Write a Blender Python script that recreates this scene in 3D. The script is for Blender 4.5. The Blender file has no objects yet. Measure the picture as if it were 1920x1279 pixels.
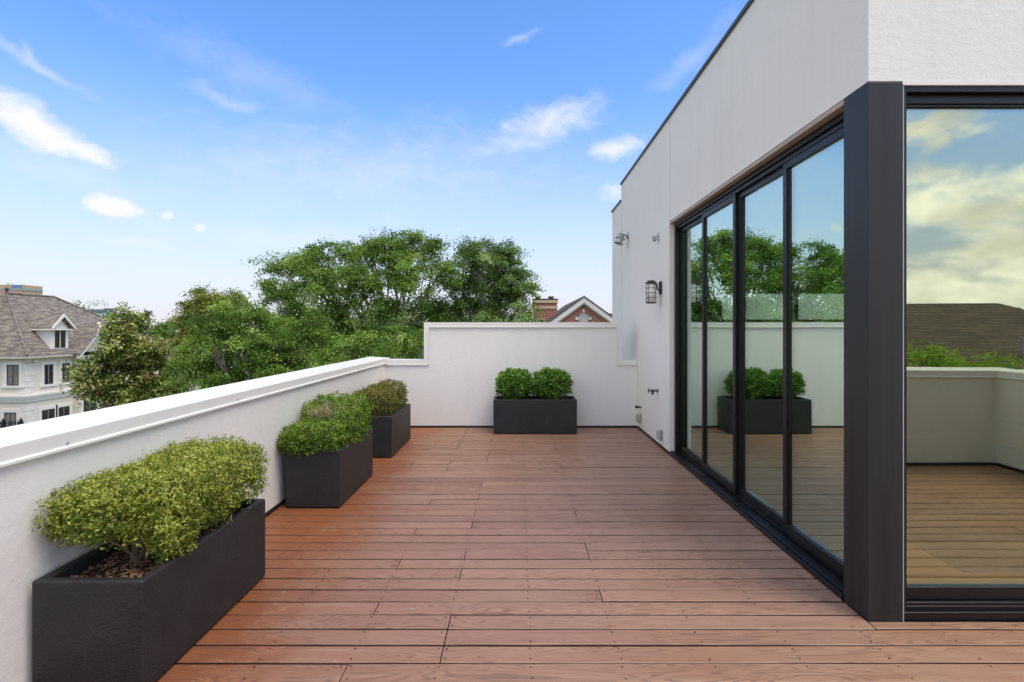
import bpy, bmesh, math, random
import numpy as np
from mathutils import Vector

random.seed(7)
rng = np.random.default_rng(11)
scene = bpy.context.scene
COL = scene.collection
R = math.radians

# ---------------------------------------------------------------- measures (metres)
CAM_H, FPX, VX, VY = 1.62, 1000.0, 972.0, 615.0
def at(px, py, Y):
    """survey helper: a sight line read off the photograph, at distance Y, as a point"""
    return ((px - VX) / FPX * Y, Y, CAM_H - (py - VY) / FPX * Y)

LX = -2.17           # inner face of the left parapet
FY = 8.68            # face of the far parapet
NY = -0.23           # face of the parapet behind
RX = 5.63            # face of the parapet on the right
BX, BY = 1.936, 2.95 # corner of the penthouse
GZ = -7.0            # street level

# ---------------------------------------------------------------- node helpers
class G:
    def __init__(s, nt): s.nt = nt
    def n(s, t, **k):
        nd = s.nt.nodes.new(t)
        for a, b in k.items(): setattr(nd, a, b)
        return nd
    def put(s, sock, v):
        if isinstance(v, bpy.types.NodeSocket): s.nt.links.new(v, sock)
        elif v is not None:
            if hasattr(sock.default_value, '__len__') and not hasattr(v, '__len__'): v = [v] * len(sock.default_value)
            if hasattr(v, '__len__') and len(sock.default_value) == 4 and len(v) == 3: v = tuple(v) + (1,)
            sock.default_value = v
    def m(s, op, a, b=None, c=None, clamp=False):
        nd = s.n('ShaderNodeMath', operation=op, use_clamp=clamp)
        for i, v in enumerate((a, b, c)):
            if v is not None: s.put(nd.inputs[i], v)
        return nd.outputs[0]
    def mix(s, f, a, b, mode='MIX'):
        nd = s.n('ShaderNodeMix', data_type='RGBA', blend_type=mode)
        s.put(nd.inputs[0], f); s.put(nd.inputs[6], a); s.put(nd.inputs[7], b)
        return nd.outputs[2]
    def noise(s, v, scale, detail=4, rough=.55, dist=0, dim='3D'):
        nd = s.n('ShaderNodeTexNoise', noise_dimensions=dim)
        s.put(nd.inputs['Vector'], v); s.put(nd.inputs['Scale'], scale); s.put(nd.inputs['Detail'], detail)
        s.put(nd.inputs['Roughness'], rough); s.put(nd.inputs['Distortion'], dist)
        return nd.outputs[0]
    def sm(s, v, a, b, lo=0., hi=1.):
        nd = s.n('ShaderNodeMapRange', interpolation_type='SMOOTHSTEP')
        s.put(nd.inputs[0], v); s.put(nd.inputs[1], a); s.put(nd.inputs[2], b); s.put(nd.inputs[3], lo); s.put(nd.inputs[4], hi)
        return nd.outputs[0]
    def xyz(s, v):
        nd = s.n('ShaderNodeSeparateXYZ'); s.put(nd.inputs[0], v); return nd.outputs
    def vec(s, x, y, z):
        nd = s.n('ShaderNodeCombineXYZ')
        for i, v in enumerate((x, y, z)): s.put(nd.inputs[i], v)
        return nd.outputs[0]
    def scl(s, v, k):
        nd = s.n('ShaderNodeVectorMath', operation='MULTIPLY'); s.put(nd.inputs[0], v); s.put(nd.inputs[1], k); return nd.outputs[0]
    def add(s, v, k):
        nd = s.n('ShaderNodeVectorMath', operation='ADD'); s.put(nd.inputs[0], v); s.put(nd.inputs[1], k); return nd.outputs[0]
    def ramp(s, f, stops):
        nd = s.n('ShaderNodeValToRGB'); e = nd.color_ramp.elements
        while len(e) < len(stops): e.new(.5)
        for el, (p, c) in zip(e, stops): el.position = p; el.color = tuple(c) + (1,)
        s.put(nd.inputs[0], f); return nd.outputs[0]
    def bump(s, h, strength, dist=.01, normal=None):
        nd = s.n('ShaderNodeBump'); s.put(nd.inputs['Height'], h); s.put(nd.inputs['Strength'], strength); s.put(nd.inputs['Distance'], dist)
        if normal: s.put(nd.inputs['Normal'], normal)
        return nd.outputs[0]
    def attr(s, name): return s.n('ShaderNodeAttribute', attribute_name=name).outputs
    def pos(s): return s.n('ShaderNodeNewGeometry').outputs['Position']
    def obj(s): return s.n('ShaderNodeTexCoord').outputs['Object']
    def uv(s): return s.n('ShaderNodeTexCoord').outputs['UV']

def new_mat(name):
    m = bpy.data.materials.new(name); m.use_nodes = True
    g = G(m.node_tree); b = m.node_tree.nodes['Principled BSDF']
    return m, g, b

def plain(name, col, rough=.6, var=.06, scale=3., bump=0., bscale=80., metal=0., spec=.5):
    m, g, b = new_mat(name)
    p = g.pos()
    f = g.noise(p, scale, 5)
    dark = tuple(c * (1 - var * 2) for c in col); lite = tuple(min(1, c * (1 + var * 2)) for c in col)
    g.put(b.inputs['Base Color'], g.ramp(f, [(.25, dark), (.75, lite)]))
    g.put(b.inputs['Roughness'], g.sm(g.noise(p, scale * 4, 3), .3, .7, max(0, rough - .06), min(1, rough + .06)))
    b.inputs['Metallic'].default_value = metal
    b.inputs['Specular IOR Level'].default_value = spec
    if bump: g.put(b.inputs['Normal'], g.bump(g.noise(p, bscale, 4, .6), bump, .01))
    return m

def stucco(name, col, streak=.07):
    m, g, b = new_mat(name)
    p = g.pos()
    big = g.noise(p, .9, 4)
    st = g.noise(g.scl(p, (5, 5, .35)), 1.6, 5)
    c = g.mix(g.sm(big, .35, .7, 0, .5), col, tuple(x * .93 for x in col))
    c = g.mix(g.sm(st, .5, .8, 0, streak * 5), c, (col[0] * .80, col[1] * .79, col[2] * .74))
    fl = g.noise(p, 9, 3)
    c = g.mix(g.sm(fl, .64, .72, 0, .25), c, (col[0] * .92, col[1] * .90, col[2] * .86))
    g.put(b.inputs['Base Color'], c)
    b.inputs['Roughness'].default_value = .82
    b.inputs['Specular IOR Level'].default_value = .3
    h = g.m('ADD', g.m('MULTIPLY', g.noise(p, 130, 4, .65), .7), g.m('MULTIPLY', g.noise(p, 22, 3), 1.1))
    g.put(b.inputs['Normal'], g.bump(h, .26, .012))
    return m

def brickish(name, c1, c2, mortar, w, h, ms=.01, rough=.85, bias=0., noise_mix=.3, c3=None):
    m, g, b = new_mat(name)
    t = g.n('ShaderNodeTexBrick'); uv = g.uv()
    g.put(t.inputs['Vector'], uv); g.put(t.inputs['Color1'], c1); g.put(t.inputs['Color2'], c2); g.put(t.inputs['Mortar'], mortar)
    t.inputs['Scale'].default_value = 1; t.inputs['Mortar Size'].default_value = ms; t.inputs['Bias'].default_value = bias
    t.inputs['Brick Width'].default_value = w; t.inputs['Row Height'].default_value = h
    c = t.outputs[0]
    if c3: c = g.mix(g.sm(g.noise(g.scl(uv, (1 / w, 1 / h, 1)), .9, 2), .45, .62), c, c3)
    c = g.mix(g.sm(g.noise(uv, 1.1, 5), .35, .7, 0, noise_mix), c, tuple(x * .7 for x in c1))
    g.put(b.inputs['Base Color'], c); b.inputs['Roughness'].default_value = rough
    g.put(b.inputs['Normal'], g.bump(t.outputs[1], -.4, .01))
    return m

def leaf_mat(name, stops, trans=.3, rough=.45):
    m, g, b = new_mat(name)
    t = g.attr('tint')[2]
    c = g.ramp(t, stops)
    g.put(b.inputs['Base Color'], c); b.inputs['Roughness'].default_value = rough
    b.inputs['Specular IOR Level'].default_value = .35
    tr = g.n('ShaderNodeBsdfTranslucent'); g.put(tr.inputs[0], g.mix(.5, c, (.25, .32, .03)))
    ms = g.n('ShaderNodeMixShader'); ms.inputs[0].default_value = trans
    g.nt.links.new(b.outputs[0], ms.inputs[1]); g.nt.links.new(tr.outputs[0], ms.inputs[2])
    g.nt.links.new(ms.outputs[0], g.nt.nodes['Material Output'].inputs[0])
    return m

# ---------------------------------------------------------------- mesh helpers
class MB:
    def __init__(s): s.v = []; s.f = []; s.fa = []; s.a = 0.
    def face(s, pts):
        i = len(s.v); s.v += [tuple(p) for p in pts]; s.f.append(tuple(range(i, i + len(pts)))); s.fa.append(s.a)
    def poly(s, vs, fs):
        i = len(s.v); s.v += [tuple(p) for p in vs]
        for f in fs: s.f.append(tuple(k + i for k in f)); s.fa.append(s.a)
    def box(s, x0, x1, y0, y1, z0, z1):
        s.poly([(x0,y0,z0),(x1,y0,z0),(x1,y1,z0),(x0,y1,z0),(x0,y0,z1),(x1,y0,z1),(x1,y1,z1),(x0,y1,z1)],
               [(0,3,2,1),(4,5,6,7),(0,1,5,4),(1,2,6,5),(2,3,7,6),(3,0,4,7)]); return s
    def prism(s, prof, axis, a, b):
        """closed profile of 2-D points pushed along an axis: x -> (y,z), y -> (x,z), z -> (x,y)"""
        def P(p, t): return {'x': (t, p[0], p[1]), 'y': (p[0], t, p[1]), 'z': (p[0], p[1], t)}[axis]
        n = len(prof); vs = [P(p, a) for p in prof] + [P(p, b) for p in prof]
        area = sum(prof[i][0] * prof[(i+1) % n][1] - prof[(i+1) % n][0] * prof[i][1] for i in range(n))
        flip = (area > 0) != (axis == 'y')
        if b < a: flip = not flip
        fs = [tuple(range(n))[::-1] if flip else tuple(range(n)), tuple(range(n, 2*n)) if flip else tuple(range(n, 2*n))[::-1]]
        for i in range(n):
            q = (i, (i+1) % n, (i+1) % n + n, i + n); fs.append(q if flip else q[::-1])
        s.poly(vs, fs); return s
    def tube(s, pts, rad, n=8, cap=True):
        pts = [Vector(p) for p in pts]
        if not hasattr(rad, '__len__'): rad = [rad] * len(pts)
        base = len(s.v); up = None
        for i, p in enumerate(pts):
            d = (pts[min(i+1, len(pts)-1)] - pts[max(i-1, 0)])
            d = d.normalized() if d.length > 1e-9 else Vector((0, 0, 1))
            if up is None:
                a = Vector((0, 0, 1)) if abs(d.z) < .9 else Vector((1, 0, 0)); u = d.cross(a).normalized()
            else:
                u = up - d * up.dot(d); u = u.normalized() if u.length > 1e-6 else d.orthogonal().normalized()
            up = u; w = d.cross(u)
            for k in range(n):
                t = 2 * math.pi * k / n; s.v.append(tuple(p + (u * math.cos(t) + w * math.sin(t)) * rad[i]))
        for i in range(len(pts) - 1):
            for k in range(n):
                s.f.append((base+i*n+k, base+i*n+(k+1) % n, base+(i+1)*n+(k+1) % n, base+(i+1)*n+k)); s.fa.append(s.a)
        if cap:
            s.f.append(tuple(base + k for k in range(n))[::-1]); s.fa.append(s.a)
            s.f.append(tuple(base + (len(pts)-1)*n + k for k in range(n))); s.fa.append(s.a)
        return s
    def lathe(s, c, axis, prof, n=20):
        """prof: (distance along axis, radius)"""
        c = Vector(c); ax = Vector(axis).normalized()
        s.tube([c + ax * t for t, r in prof], [max(r, 1e-4) for t, r in prof], n); return s
    def build(s, name, mat, parent=None, smooth=False, bevel=0., segs=2):
        me = bpy.data.meshes.new(name); me.from_pydata(s.v, [], s.f)
        if bevel:
            bm = bmesh.new(); bm.from_mesh(me)
            bmesh.ops.remove_doubles(bm, verts=bm.verts, dist=1e-5)
            es = [e for e in bm.edges if len(e.link_faces) == 2 and e.calc_face_angle(0) > .5]
            bmesh.ops.bevel(bm, geom=es, offset=bevel, segments=segs, profile=.5, affect='EDGES', clamp_overlap=True)
            bm.to_mesh(me); bm.free()
        else:
            a = me.attributes.new('board', 'FLOAT', 'FACE'); a.data.foreach_set('value', s.fa)
        n = len(me.loops)
        # planar UVs in metres, one frame per face
        uvl = me.uv_layers.new(name='UVMap'); uv = np.zeros((n, 2), np.float32)
        for p in me.polygons:
            nn = p.normal
            t = Vector((-nn.y, nn.x, 0))
            t = t.normalized() if t.length > 1e-4 else Vector((1, 0, 0))
            b = nn.cross(t)
            for li in p.loop_indices:
                co = me.vertices[me.loops[li].vertex_index].co
                uv[li] = (co.dot(t), co.dot(b))
        uvl.data.foreach_set('uv', uv.ravel())
        if mat: me.materials.append(mat)
        if smooth: me.polygons.foreach_set('use_smooth', [True] * len(me.polygons))
        o = bpy.data.objects.new(name, me); COL.objects.link(o)
        if parent: 
            o.parent = parent; o.matrix_parent_inverse.identity()
            o.location = -world_loc(parent)
        return o

def world_loc(o):
    v = Vector((0, 0, 0))
    while o: v += o.location; o = o.parent
    return v

def thing(name, label, cat, loc=(0, 0, 0), group=None):
    o = bpy.data.objects.new(name, None); o.empty_display_size = .2; COL.objects.link(o); o.location = loc
    return tag(o, label, cat, group)
def tag(o, label=None, cat=None, group=None, kind=None):
    for k, v in (('label', label), ('category', cat), ('group', group), ('kind', kind)):
        if v: o[k] = v
    return o

def leaf_cloud(name, c, nrm, length, width, mat, parent, tint, seed=0, kind=None):
    """many leaf-sized faces: c (N,3) centres, nrm (N,3) facing, tint (N,)"""
    r = np.random.default_rng(seed); N = len(c)
    nrm = nrm / (np.linalg.norm(nrm, axis=1, keepdims=True) + 1e-9)
    t = r.normal(size=(N, 3)); t -= nrm * (t * nrm).sum(1, keepdims=True); t /= np.linalg.norm(t, axis=1, keepdims=True) + 1e-9
    s = np.cross(nrm, t)
    L = (length * r.uniform(.6, 1.25, N))[:, None]; W = (width * r.uniform(.7, 1.2, N))[:, None]
    v = np.empty((N, 4, 3), np.float32)
    v[:, 0] = c - t * L / 2; v[:, 1] = c + s * W / 2 + nrm * W * .18; v[:, 2] = c + t * L / 2 - nrm * L * .1; v[:, 3] = c - s * W / 2 + nrm * W * .18
    v -= np.array(world_loc(parent), np.float32) if parent else 0
    me = bpy.data.meshes.new(name)
    me.vertices.add(N * 4); me.vertices.foreach_set('co', v.ravel())
    me.loops.add(N * 4); me.loops.foreach_set('vertex_index', np.arange(N * 4, dtype=np.int32))
    me.polygons.add(N); me.polygons.foreach_set('loop_start', np.arange(N, dtype=np.int32) * 4)
    a = me.attributes.new('tint', 'FLOAT', 'FACE'); a.data.foreach_set('value', np.clip(tint, 0, 1).astype(np.float32))
    me.update(calc_edges=True); me.validate()
    me.materials.append(mat)
    o = bpy.data.objects.new(name, me); COL.objects.link(o)
    if parent: o.parent = parent
    return o

def unit(r, n):
    d = r.normal(size=(n, 3)); return d / np.linalg.norm(d, axis=1, keepdims=True)

# ---------------------------------------------------------------- materials
M = {}
M['stucco'] = stucco('white_stucco', (.785, .755, .70), .05)
M['stucco_far'] = stucco('white_stucco_parapet', (.785, .76, .715), .045)
M['coping'] = plain('cream_coping_metal', (.74, .72, .66), .45, .02, 2.)
M['dark_coping'] = plain('dark_coping_metal', (.045, .043, .04), .45, .1)
M['flashing'] = plain('black_flashing', (.012, .012, .013), .5, .1, 6, .3, 40)
M['black_metal'] = plain('black_frame_metal', (.009, .009, .0095), .36, .12, 5, spec=.35)
M['soffit'] = plain('tan_head_trim', (.42, .33, .25), .6, .05)
M['sealant'] = plain('pale_sealant', (.34, .335, .33), .7)
M['soil'] = plain('potting_soil', (.035, .02, .013), .95, .3, 30, .8, 90)
M['mulch'] = plain('bark_mulch', (.20, .10, .055), .9, .35, 40)
M['stem'] = plain('shrub_stem', (.26, .19, .12), .8, .2, 20)
M['trunk'] = plain('tree_bark', (.20, .17, .135), .9, .25, 6, .6, 20)
M['galv'] = plain('galvanised_steel', (.42, .43, .43), .4, .08, 20, metal=.6)
M['bronze'] = plain('bronze_lantern_metal', (.055, .043, .036), .45, .15, 20, metal=.4)
M['opal'] = plain('frosted_lantern_glass', (.86, .83, .76), .35, .03)
M['outlet'] = plain('grey_outlet_cover', (.40, .39, .34), .45, .05, 20)
M['brass'] = plain('dull_brass_valve', (.10, .09, .075), .4, .15, 30, metal=.6)
M['black_rubber'] = plain('black_rubber', (.012, .012, .012), .6)

def column_mat():
    m, g, b = new_mat('column_cladding'); p = g.pos()
    st = g.noise(g.scl(p, (14, 14, .7)), 1., 4)
    g.put(b.inputs['Base Color'], g.ramp(st, [(.3, (.020, .019, .018)), (.7, (.029, .028, .0265))]))
    sp = g.noise(p, 60, 2)
    g.put(b.inputs['Base Color'], g.mix(g.sm(sp, .80, .82), g.ramp(st, [(.3, (.020, .019, .018)), (.7, (.029, .028, .0265))]), (.35, .34, .33)))
    g.put(b.inputs['Roughness'], g.sm(st, .3, .7, .36, .5)); b.inputs['Specular IOR Level'].default_value = .32
    return m
M['column'] = column_mat()

def planter_mat():
    m, g, b = new_mat('charcoal_planter'); p = g.pos()
    w = g.noise(p, 5, 5)
    c = g.ramp(w, [(.3, (.016, .016, .0162)), (.75, (.026, .0258, .0255))])
    dust = g.noise(g.scl(p, (3, 3, .6)), 6, 4)
    c = g.mix(g.sm(dust, .62, .8, 0, .35), c, (.07, .068, .064))
    sc = g.noise(g.scl(p, (1, 1, 9)), 14, 2)
    c = g.mix(g.sm(sc, .80, .83, 0, .5), c, (.16, .15, .14))
    g.put(b.inputs['Base Color'], c); b.inputs['Roughness'].default_value = .52; b.inputs['Specular IOR Level'].default_value = .4
    h = g.m('ADD', g.noise(p, 130, 3, .6), g.m('MULTIPLY', g.noise(p, 60, 3), .6))
    g.put(b.inputs['Normal'], g.bump(h, .55, .008))
    return m
M['planter'] = planter_mat()

def deck_mat():
    m, g, b = new_mat('composite_deck_board'); p = g.pos(); x, y, z = g.xyz(p)
    bid = g.attr('board')[2]
    off = g.m('MULTIPLY', bid, 37.0)
    gc = g.vec(g.m('ADD', g.m('MULTIPLY', x, .75), off), g.m('MULTIPLY', y, 11.), off)
    # embossed cathedral grain: contour lines of a stretched noise, plus fine streaks
    n1 = g.noise(gc, 1.0, 2, .45, .3)
    ring = g.m('SINE', g.m('MULTIPLY', n1, 165.))
    ring = g.sm(ring, .15, .9)
    fine = g.noise(g.vec(g.m('ADD', g.m('MULTIPLY', x, 6.), off), g.m('MULTIPLY', y, 140.), off), 1., 3)
    ringmask = g.sm(g.noise(g.vec(g.m('ADD', x, off), g.m('MULTIPLY', y, 2), off), .9, 2), .35, .6, .25, 1.)
    grain = g.m('MULTIPLY', ring, ringmask)
    base = g.ramp(bid, [(0., (.245, .110, .058)), (.35, (.305, .146, .078)), (.7, (.29, .143, .082)), (1., (.35, .175, .10))])
    # weathered paler middle of the deck, with sky sheen painted into the colour
    big = g.noise(g.scl(p, (.8, 1.2, 1)), 1.2, 5, .6)
    wear_sheen = g.m('MULTIPLY', g.sm(x, -1.3, .2), g.sm(big, .3, .65, .35, 1.))
    base = g.mix(g.m('MULTIPLY', wear_sheen, .55), base, (.36, .222, .150))
    stk = g.noise(g.vec(g.m('ADD', g.m('MULTIPLY', x, .8), off), g.m('MULTIPLY', y, 16.), off), 1.3, 5, .65)
    base = g.mix(g.sm(stk, .52, .75, 0, .4), base, (.40, .265, .19)); base = g.mix(g.sm(stk, .46, .28, 0, .35), base, (.17, .078, .045))
    # rusty wet stain along the planters
    e = g.m('ADD', x, g.m('MULTIPLY', g.m('SUBTRACT', g.noise(g.scl(p, (1.2, 1.8, 1)), 1.7, 5, .65), .5), 1.3))
    stain = g.sm(e, -1.05, -1.55, 0., .9)
    base = g.mix(stain, base, (.25, .083, .026))
    # hard-water edge marks on the stain, and pale scuffs
    ed = g.m('ABSOLUTE', g.m('ADD', e, 1.42))
    mark = g.m('MULTIPLY', g.sm(ed, .07, .0), g.sm(g.noise(g.scl(p, (6, 22, 1)), 4., 5, .7), .5, .66))
    base = g.mix(g.m('MULTIPLY', mark, .55), base, (.50, .36, .24))
    sc = g.m('MULTIPLY', g.sm(g.noise(g.scl(p, (2.2, 9, 1)), 2.1, 6, .72), .63, .74), g.sm(g.noise(p, .9, 2), .45, .6))
    base = g.mix(g.m('MULTIPLY', sc, .6), base, (.40, .29, .23))
    sp = g.n('ShaderNodeTexVoronoi'); g.put(sp.inputs['Vector'], g.scl(p, (1, 2.2, 1))); sp.inputs['Scale'].default_value = 2.2
    spot = g.m('MULTIPLY', g.sm(sp.outputs['Distance'], .045, .02), .5)
    base = g.mix(spot, base, (.42, .33, .27))
    base = g.mix(g.m('MULTIPLY', grain, .5), base, (.10, .045, .030))
    base = g.mix(g.sm(fine, .5, .75, 0, .3), base, (.13, .06, .042))
    g.put(b.inputs['Base Color'], base)
    g.put(b.inputs['Roughness'], g.m('ADD', g.sm(big, .3, .7, .36, .48), g.m('MULTIPLY', grain, .15)))
    b.inputs['Specular IOR Level'].default_value = .5
    h = g.m('SUBTRACT', g.m('MULTIPLY', fine, .35), grain)
    g.put(b.inputs['Normal'], g.bump(h, .28, .002))
    return m
M['deck'] = deck_mat()
M['gap_shade'] = plain('dark_gap_shade', (.045, .022, .014), .85, .15, 8)  # dark colour that paints the shade of the gaps onto the board sides
M['screw'] = plain('screw_hole', (.012, .007, .006), .6)
M['underdeck'] = plain('dark_underlay', (.006, .005, .005), .9)

def glass_mat(name, refl, tint, gl=(.90, .95, .88)):
    m, g, b = new_mat(name)
    g.nt.nodes.remove(b)
    tr = g.n('ShaderNodeBsdfTransparent'); g.put(tr.inputs[0], tint)
    gs = g.n('ShaderNodeBsdfGlossy'); g.put(gs.inputs[0], gl); gs.inputs['Roughness'].default_value = .0
    ge = g.n('ShaderNodeTexCoord').outputs['Object']
    g.put(gs.inputs['Normal'], g.bump(g.noise(ge, .9, 1), .02, .05))
    lw = g.n('ShaderNodeLayerWeight'); lw.inputs[0].default_value = .5
    f = g.m('ADD', refl, g.m('MULTIPLY', g.m('POWER', lw.outputs['Facing'], 4.), 1. - refl), clamp=True)
    ms = g.n('ShaderNodeMixShader'); g.put(ms.inputs[0], f)
    g.nt.links.new(tr.outputs[0], ms.inputs[1]); g.nt.links.new(gs.outputs[0], ms.inputs[2])
    g.nt.links.new(ms.outputs[0], g.nt.nodes['Material Output'].inputs[0])
    return m
M['glass'] = glass_mat('door_glass', .50, (.84, .94, .80), (.84, .98, .89))
M['clear_glass'] = glass_mat('clear_glass', .04, (.97, .99, .97), (1, 1, 1))
M['glass_front'] = glass_mat('front_window_glass', .31, (.92, .92, .60), (.92, .98, .88))
M['glass_dark'] = plain('dark_house_glass', (.03, .028, .026), .12, .2, 1.5)
M['curtain_glass'] = plain('curtained_window', (.20, .185, .165), .3, .2, 4)

M['shingle'] = brickish('taupe_shingle', (.21, .178, .148), (.115, .094, .080), (.085, .07, .06), .55, .17, .012, .9, 0, .2, (.27, .23, .18))
M['shingle_brown'] = brickish('brown_shingle', (.16, .11, .065), (.085, .058, .036), (.04, .03, .02), .9, .22, .03, .9)
M['shingle_grey'] = brickish('grey_shingle', (.12, .12, .125), (.085, .085, .09), (.06, .06, .06), .5, .15, .012, .9)
M['house_wall'] = plain('pale_cut_stone', (.70, .64, .54), .85, .03, .6, .2, 12)
M['house_trim'] = plain('white_trim', (.76, .72, .65), .7, .02)
M['fascia'] = plain('cream_fascia', (.55, .47, .38), .6, .03)
M['win_frame'] = plain('brown_window_frame', (.05, .042, .036), .5)
M['brick'] = brickish('red_brick', (.42, .085, .034), (.30, .058, .028), (.55, .42, .32), .22, .075, .011, .9, 0, .15)
M['iron'] = plain('black_iron', (.01, .01, .01), .5)
M['tan_panel'] = plain('tan_office_panel', (.46, .32, .20), .7, .03, .05)
M['green_glass'] = plain('green_office_glass', (.26, .33, .30), .3, .05, .1)
M['pink_panel'] = plain('rosy_office_panel', (.42, .26, .20), .7, .03, .05)
M['blue_glass'] = plain('blue_office_glass', (.10, .20, .40), .25, .1, .1)
M['sky_glass'] = plain('pale_blue_glass', (.55, .68, .80), .2, .05, .1)
M['slate'] = plain('slate_roof_edge', (.12, .13, .17), .6)
M['floor'] = brickish('honey_wood_floor', (.62, .40, .15), (.55, .34, .12), (.30, .17, .06), 1.4, .12, .003, .35)
M['rug'] = plain('dark_woven_rug', (.06, .045, .035), .95, .45, 14, .5, 60)
M['room'] = plain('dim_interior_paint', (.20, .19, .17), .8, .03)

M['grass'] = plain('lawn', (.05, .085, .025), .95, .3, .4)
M['asphalt'] = plain('street_asphalt', (.055, .055, .055), .9, .15, 1)
M['concrete'] = plain('sidewalk_concrete', (.34, .33, .31), .85, .1, 1)

# ---------------------------------------------------------------- ground
def ground():
    mb = MB(); mb.box(-3000, 3000, -3000, 3000, GZ - .5, GZ); tag(mb.build('ground', M['grass']), kind='structure')
    mb = MB(); mb.box(-16.5, -9.5, -300, 300, GZ + .004, GZ + .02); tag(mb.build('street', M['asphalt']), kind='structure')
    mb = MB(); mb.box(-9.3, -7.8, -300, 300, GZ, GZ + .14); mb.box(-18.3, -16.7, -300, 300, GZ, GZ + .14)
    tag(mb.build('pavement', M['concrete']), kind='structure')
ground()

# ---------------------------------------------------------------- deck
def deck():
    r = random.Random(3)
    mb = MB(); sm = MB()
    pitch, gap = .145, .013
    joists = [-2.58 + .44 * k for k in range(20)]
    n = int(math.ceil((FY - NY) / pitch))
    y = FY - .012
    row = 0
    def lay(xs, xe, y0, y1, y):
        # butt joints fall on joists
        cand = [j for j in joists if xs + .5 < j < xe - .5]
        k = r.choice([0, 1, 1, 2])
        if .45 > abs(y - 2.9) : k = max(k, 1)
        pool = [j for j in cand if abs(j - .5) < .05 or abs(j + .82) < .05 or abs(j - 2.26) < .05 or abs(j - 4.02) < .05 or abs(j + .38) < .05]
        cuts = sorted(r.sample(pool, min(k, len(pool)))) if pool else []
        cuts = [c for i, c in enumerate(cuts) if i == 0 or c - cuts[i-1] > .8]
        ends = [xs] + cuts + [xe]
        for a, b in zip(ends, ends[1:]):
            a2 = a + (.0028 if a != xs else 0); b2 = b - (.0028 if b != xe else 0)
            mb.a = r.random()
            st = [a2] + [j for j in joists if a2 + .12 < j < b2 - .12] + [b2]
            xsn = []
            for q, w in zip(st, st[1:]): xsn += [q, (q + w) / 2]
            xsn.append(st[-1])
            dz = r.uniform(-.0012, .0012)
            rows = []
            ph = r.uniform(0, 6)
            for x in xsn:
                wv = .0022 * math.sin(x * 1.3 + ph) + r.uniform(-.0008, .0008)
                zz = dz + r.uniform(-.0008, .0008)
                c = .0025
                rows.append([(x, y0 + wv, -.040), (x, y0 + wv, zz - c), (x, y0 + wv + c, zz), (x, y1 + wv - c, zz), (x, y1 + wv, zz - c), (x, y1 + wv, -.040)])
            vs = [p for q in rows for p in q]; fs = []
            for i in range(len(rows) - 1):
                for k2 in range(5):
                    fs.append((i*6+k2, (i+1)*6+k2, (i+1)*6+k2+1, i*6+k2+1))
            fs.append((5, 4, 3, 2, 1, 0)); L = (len(rows) - 1) * 6; fs.append(tuple(L + q for q in range(6)))
            mb.poly(vs, fs)
            for j in joists:
                if a2 - .03 < j < b2 + .03:
                    for yy in (y0 + .025, y1 - .025):
                        jx = j
                        if abs(j - a2) < .03: jx = a2 + .022
                        elif abs(j - b2) < .03: jx = b2 - .022
                        if r.random() < .1: continue
                        cx, cy = jx + r.uniform(-.006, .006), yy + r.uniform(-.005, .005)
                        rr = r.uniform(.004, .0056)
                        sm.face([(cx + rr * math.cos(t * math.pi / 3), cy + rr * math.sin(t * math.pi / 3), .0032) for t in range(6)])
    while y > NY + .02:
        y1 = y - gap * .5; y0 = y - pitch + gap * .5
        if y0 < NY: y0 = NY + .004
        if y1 > BY - .01 and y0 < BY - .03: rowparts = [(LX + .012, BX - .012, y0, y1), (BX - .006, RX - .012, y0, BY - .009)]
        elif y1 > BY - .01: rowparts = [(LX + .012, BX - .012, y0, y1)]
        else: rowparts = [(LX + .012, RX - .012, y0, y1)]
        for (xs, xe, y0, y1) in rowparts: lay(xs, xe, y0, y1, y)
        y -= pitch; row += 1
    o = tag(mb.build('deck', M['deck']), kind='structure')
    o.data.materials.append(M['gap_shade'])
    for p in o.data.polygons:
        if abs(p.normal.z) < .3: p.material_index = 1  # upright faces take the painted gap shade
    s = sm.build('screw', M['screw'], o); s['kind'] = 'stuff'
    ub = MB(); ub.box(LX - .01, BX, NY, FY, -.20, -.06); ub.box(BX, RX, NY, BY - .01, -.20, -.06)
    tag(ub.build('deck_base', M['underdeck']), kind='structure')
deck()

# ---------------------------------------------------------------- parapets
CT, CB = 1.125, 1.045     # coping top / lip
def coping_profile(inner, outer, top, sgn):
    """cross-section of the sheet-metal cap: slightly sloped top, fascia on the inner side with a kicked lip"""
    i, o = inner, outer
    return [(i + sgn*.012, top - .004), (i + sgn*.012, top - .066), (i + sgn*.024, top - .074), (i + sgn*.024, top - .085), (i - sgn*.004, top - .085),
            (i - sgn*.004, top - .04), (o + sgn*.004, top - .03), (o + sgn*.004, top - .075), (o - sgn*.014, top - .075), (o - sgn*.014, top + .012)]

def left_parapet():
    t = thing('parapet_wall', 'long low white stucco parapet with cream metal coping running along the left of the deck', 'wall', (LX - .15, 4, 0))
    mb = MB(); mb.box(LX - .31, LX, NY - .31, FY + .3, GZ, CT - .045); mb.build('wall', M['stucco'], t)
    mb = MB(); mb.prism(coping_profile(LX, LX - .31, CT, 1), 'y', NY - .32, FY + .29)
    c = mb.build('coping', M['coping'], t)
    mb = MB()
    for y in (2.05, 5.12): mb.box(LX - .322, LX + .0145, y - .02, y + .02, CT - .07, CT + .0125)
    for y in (2.05,): pass
    for y in (2.55, 4.1, 5.6, 7.2): MB().lathe((LX + .012, y, CT - .055), (1, 0, 0), [(0, .007), (.004, .007), (.006, .003)], 8).build('coping_screw', M['galv'], c)
    mb = MB(); mb.box(LX, LX + .011, NY + .02, FY - .012, -.028, .035); mb.build('base_flashing', M['flashing'], t)
left_parapet()

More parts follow.
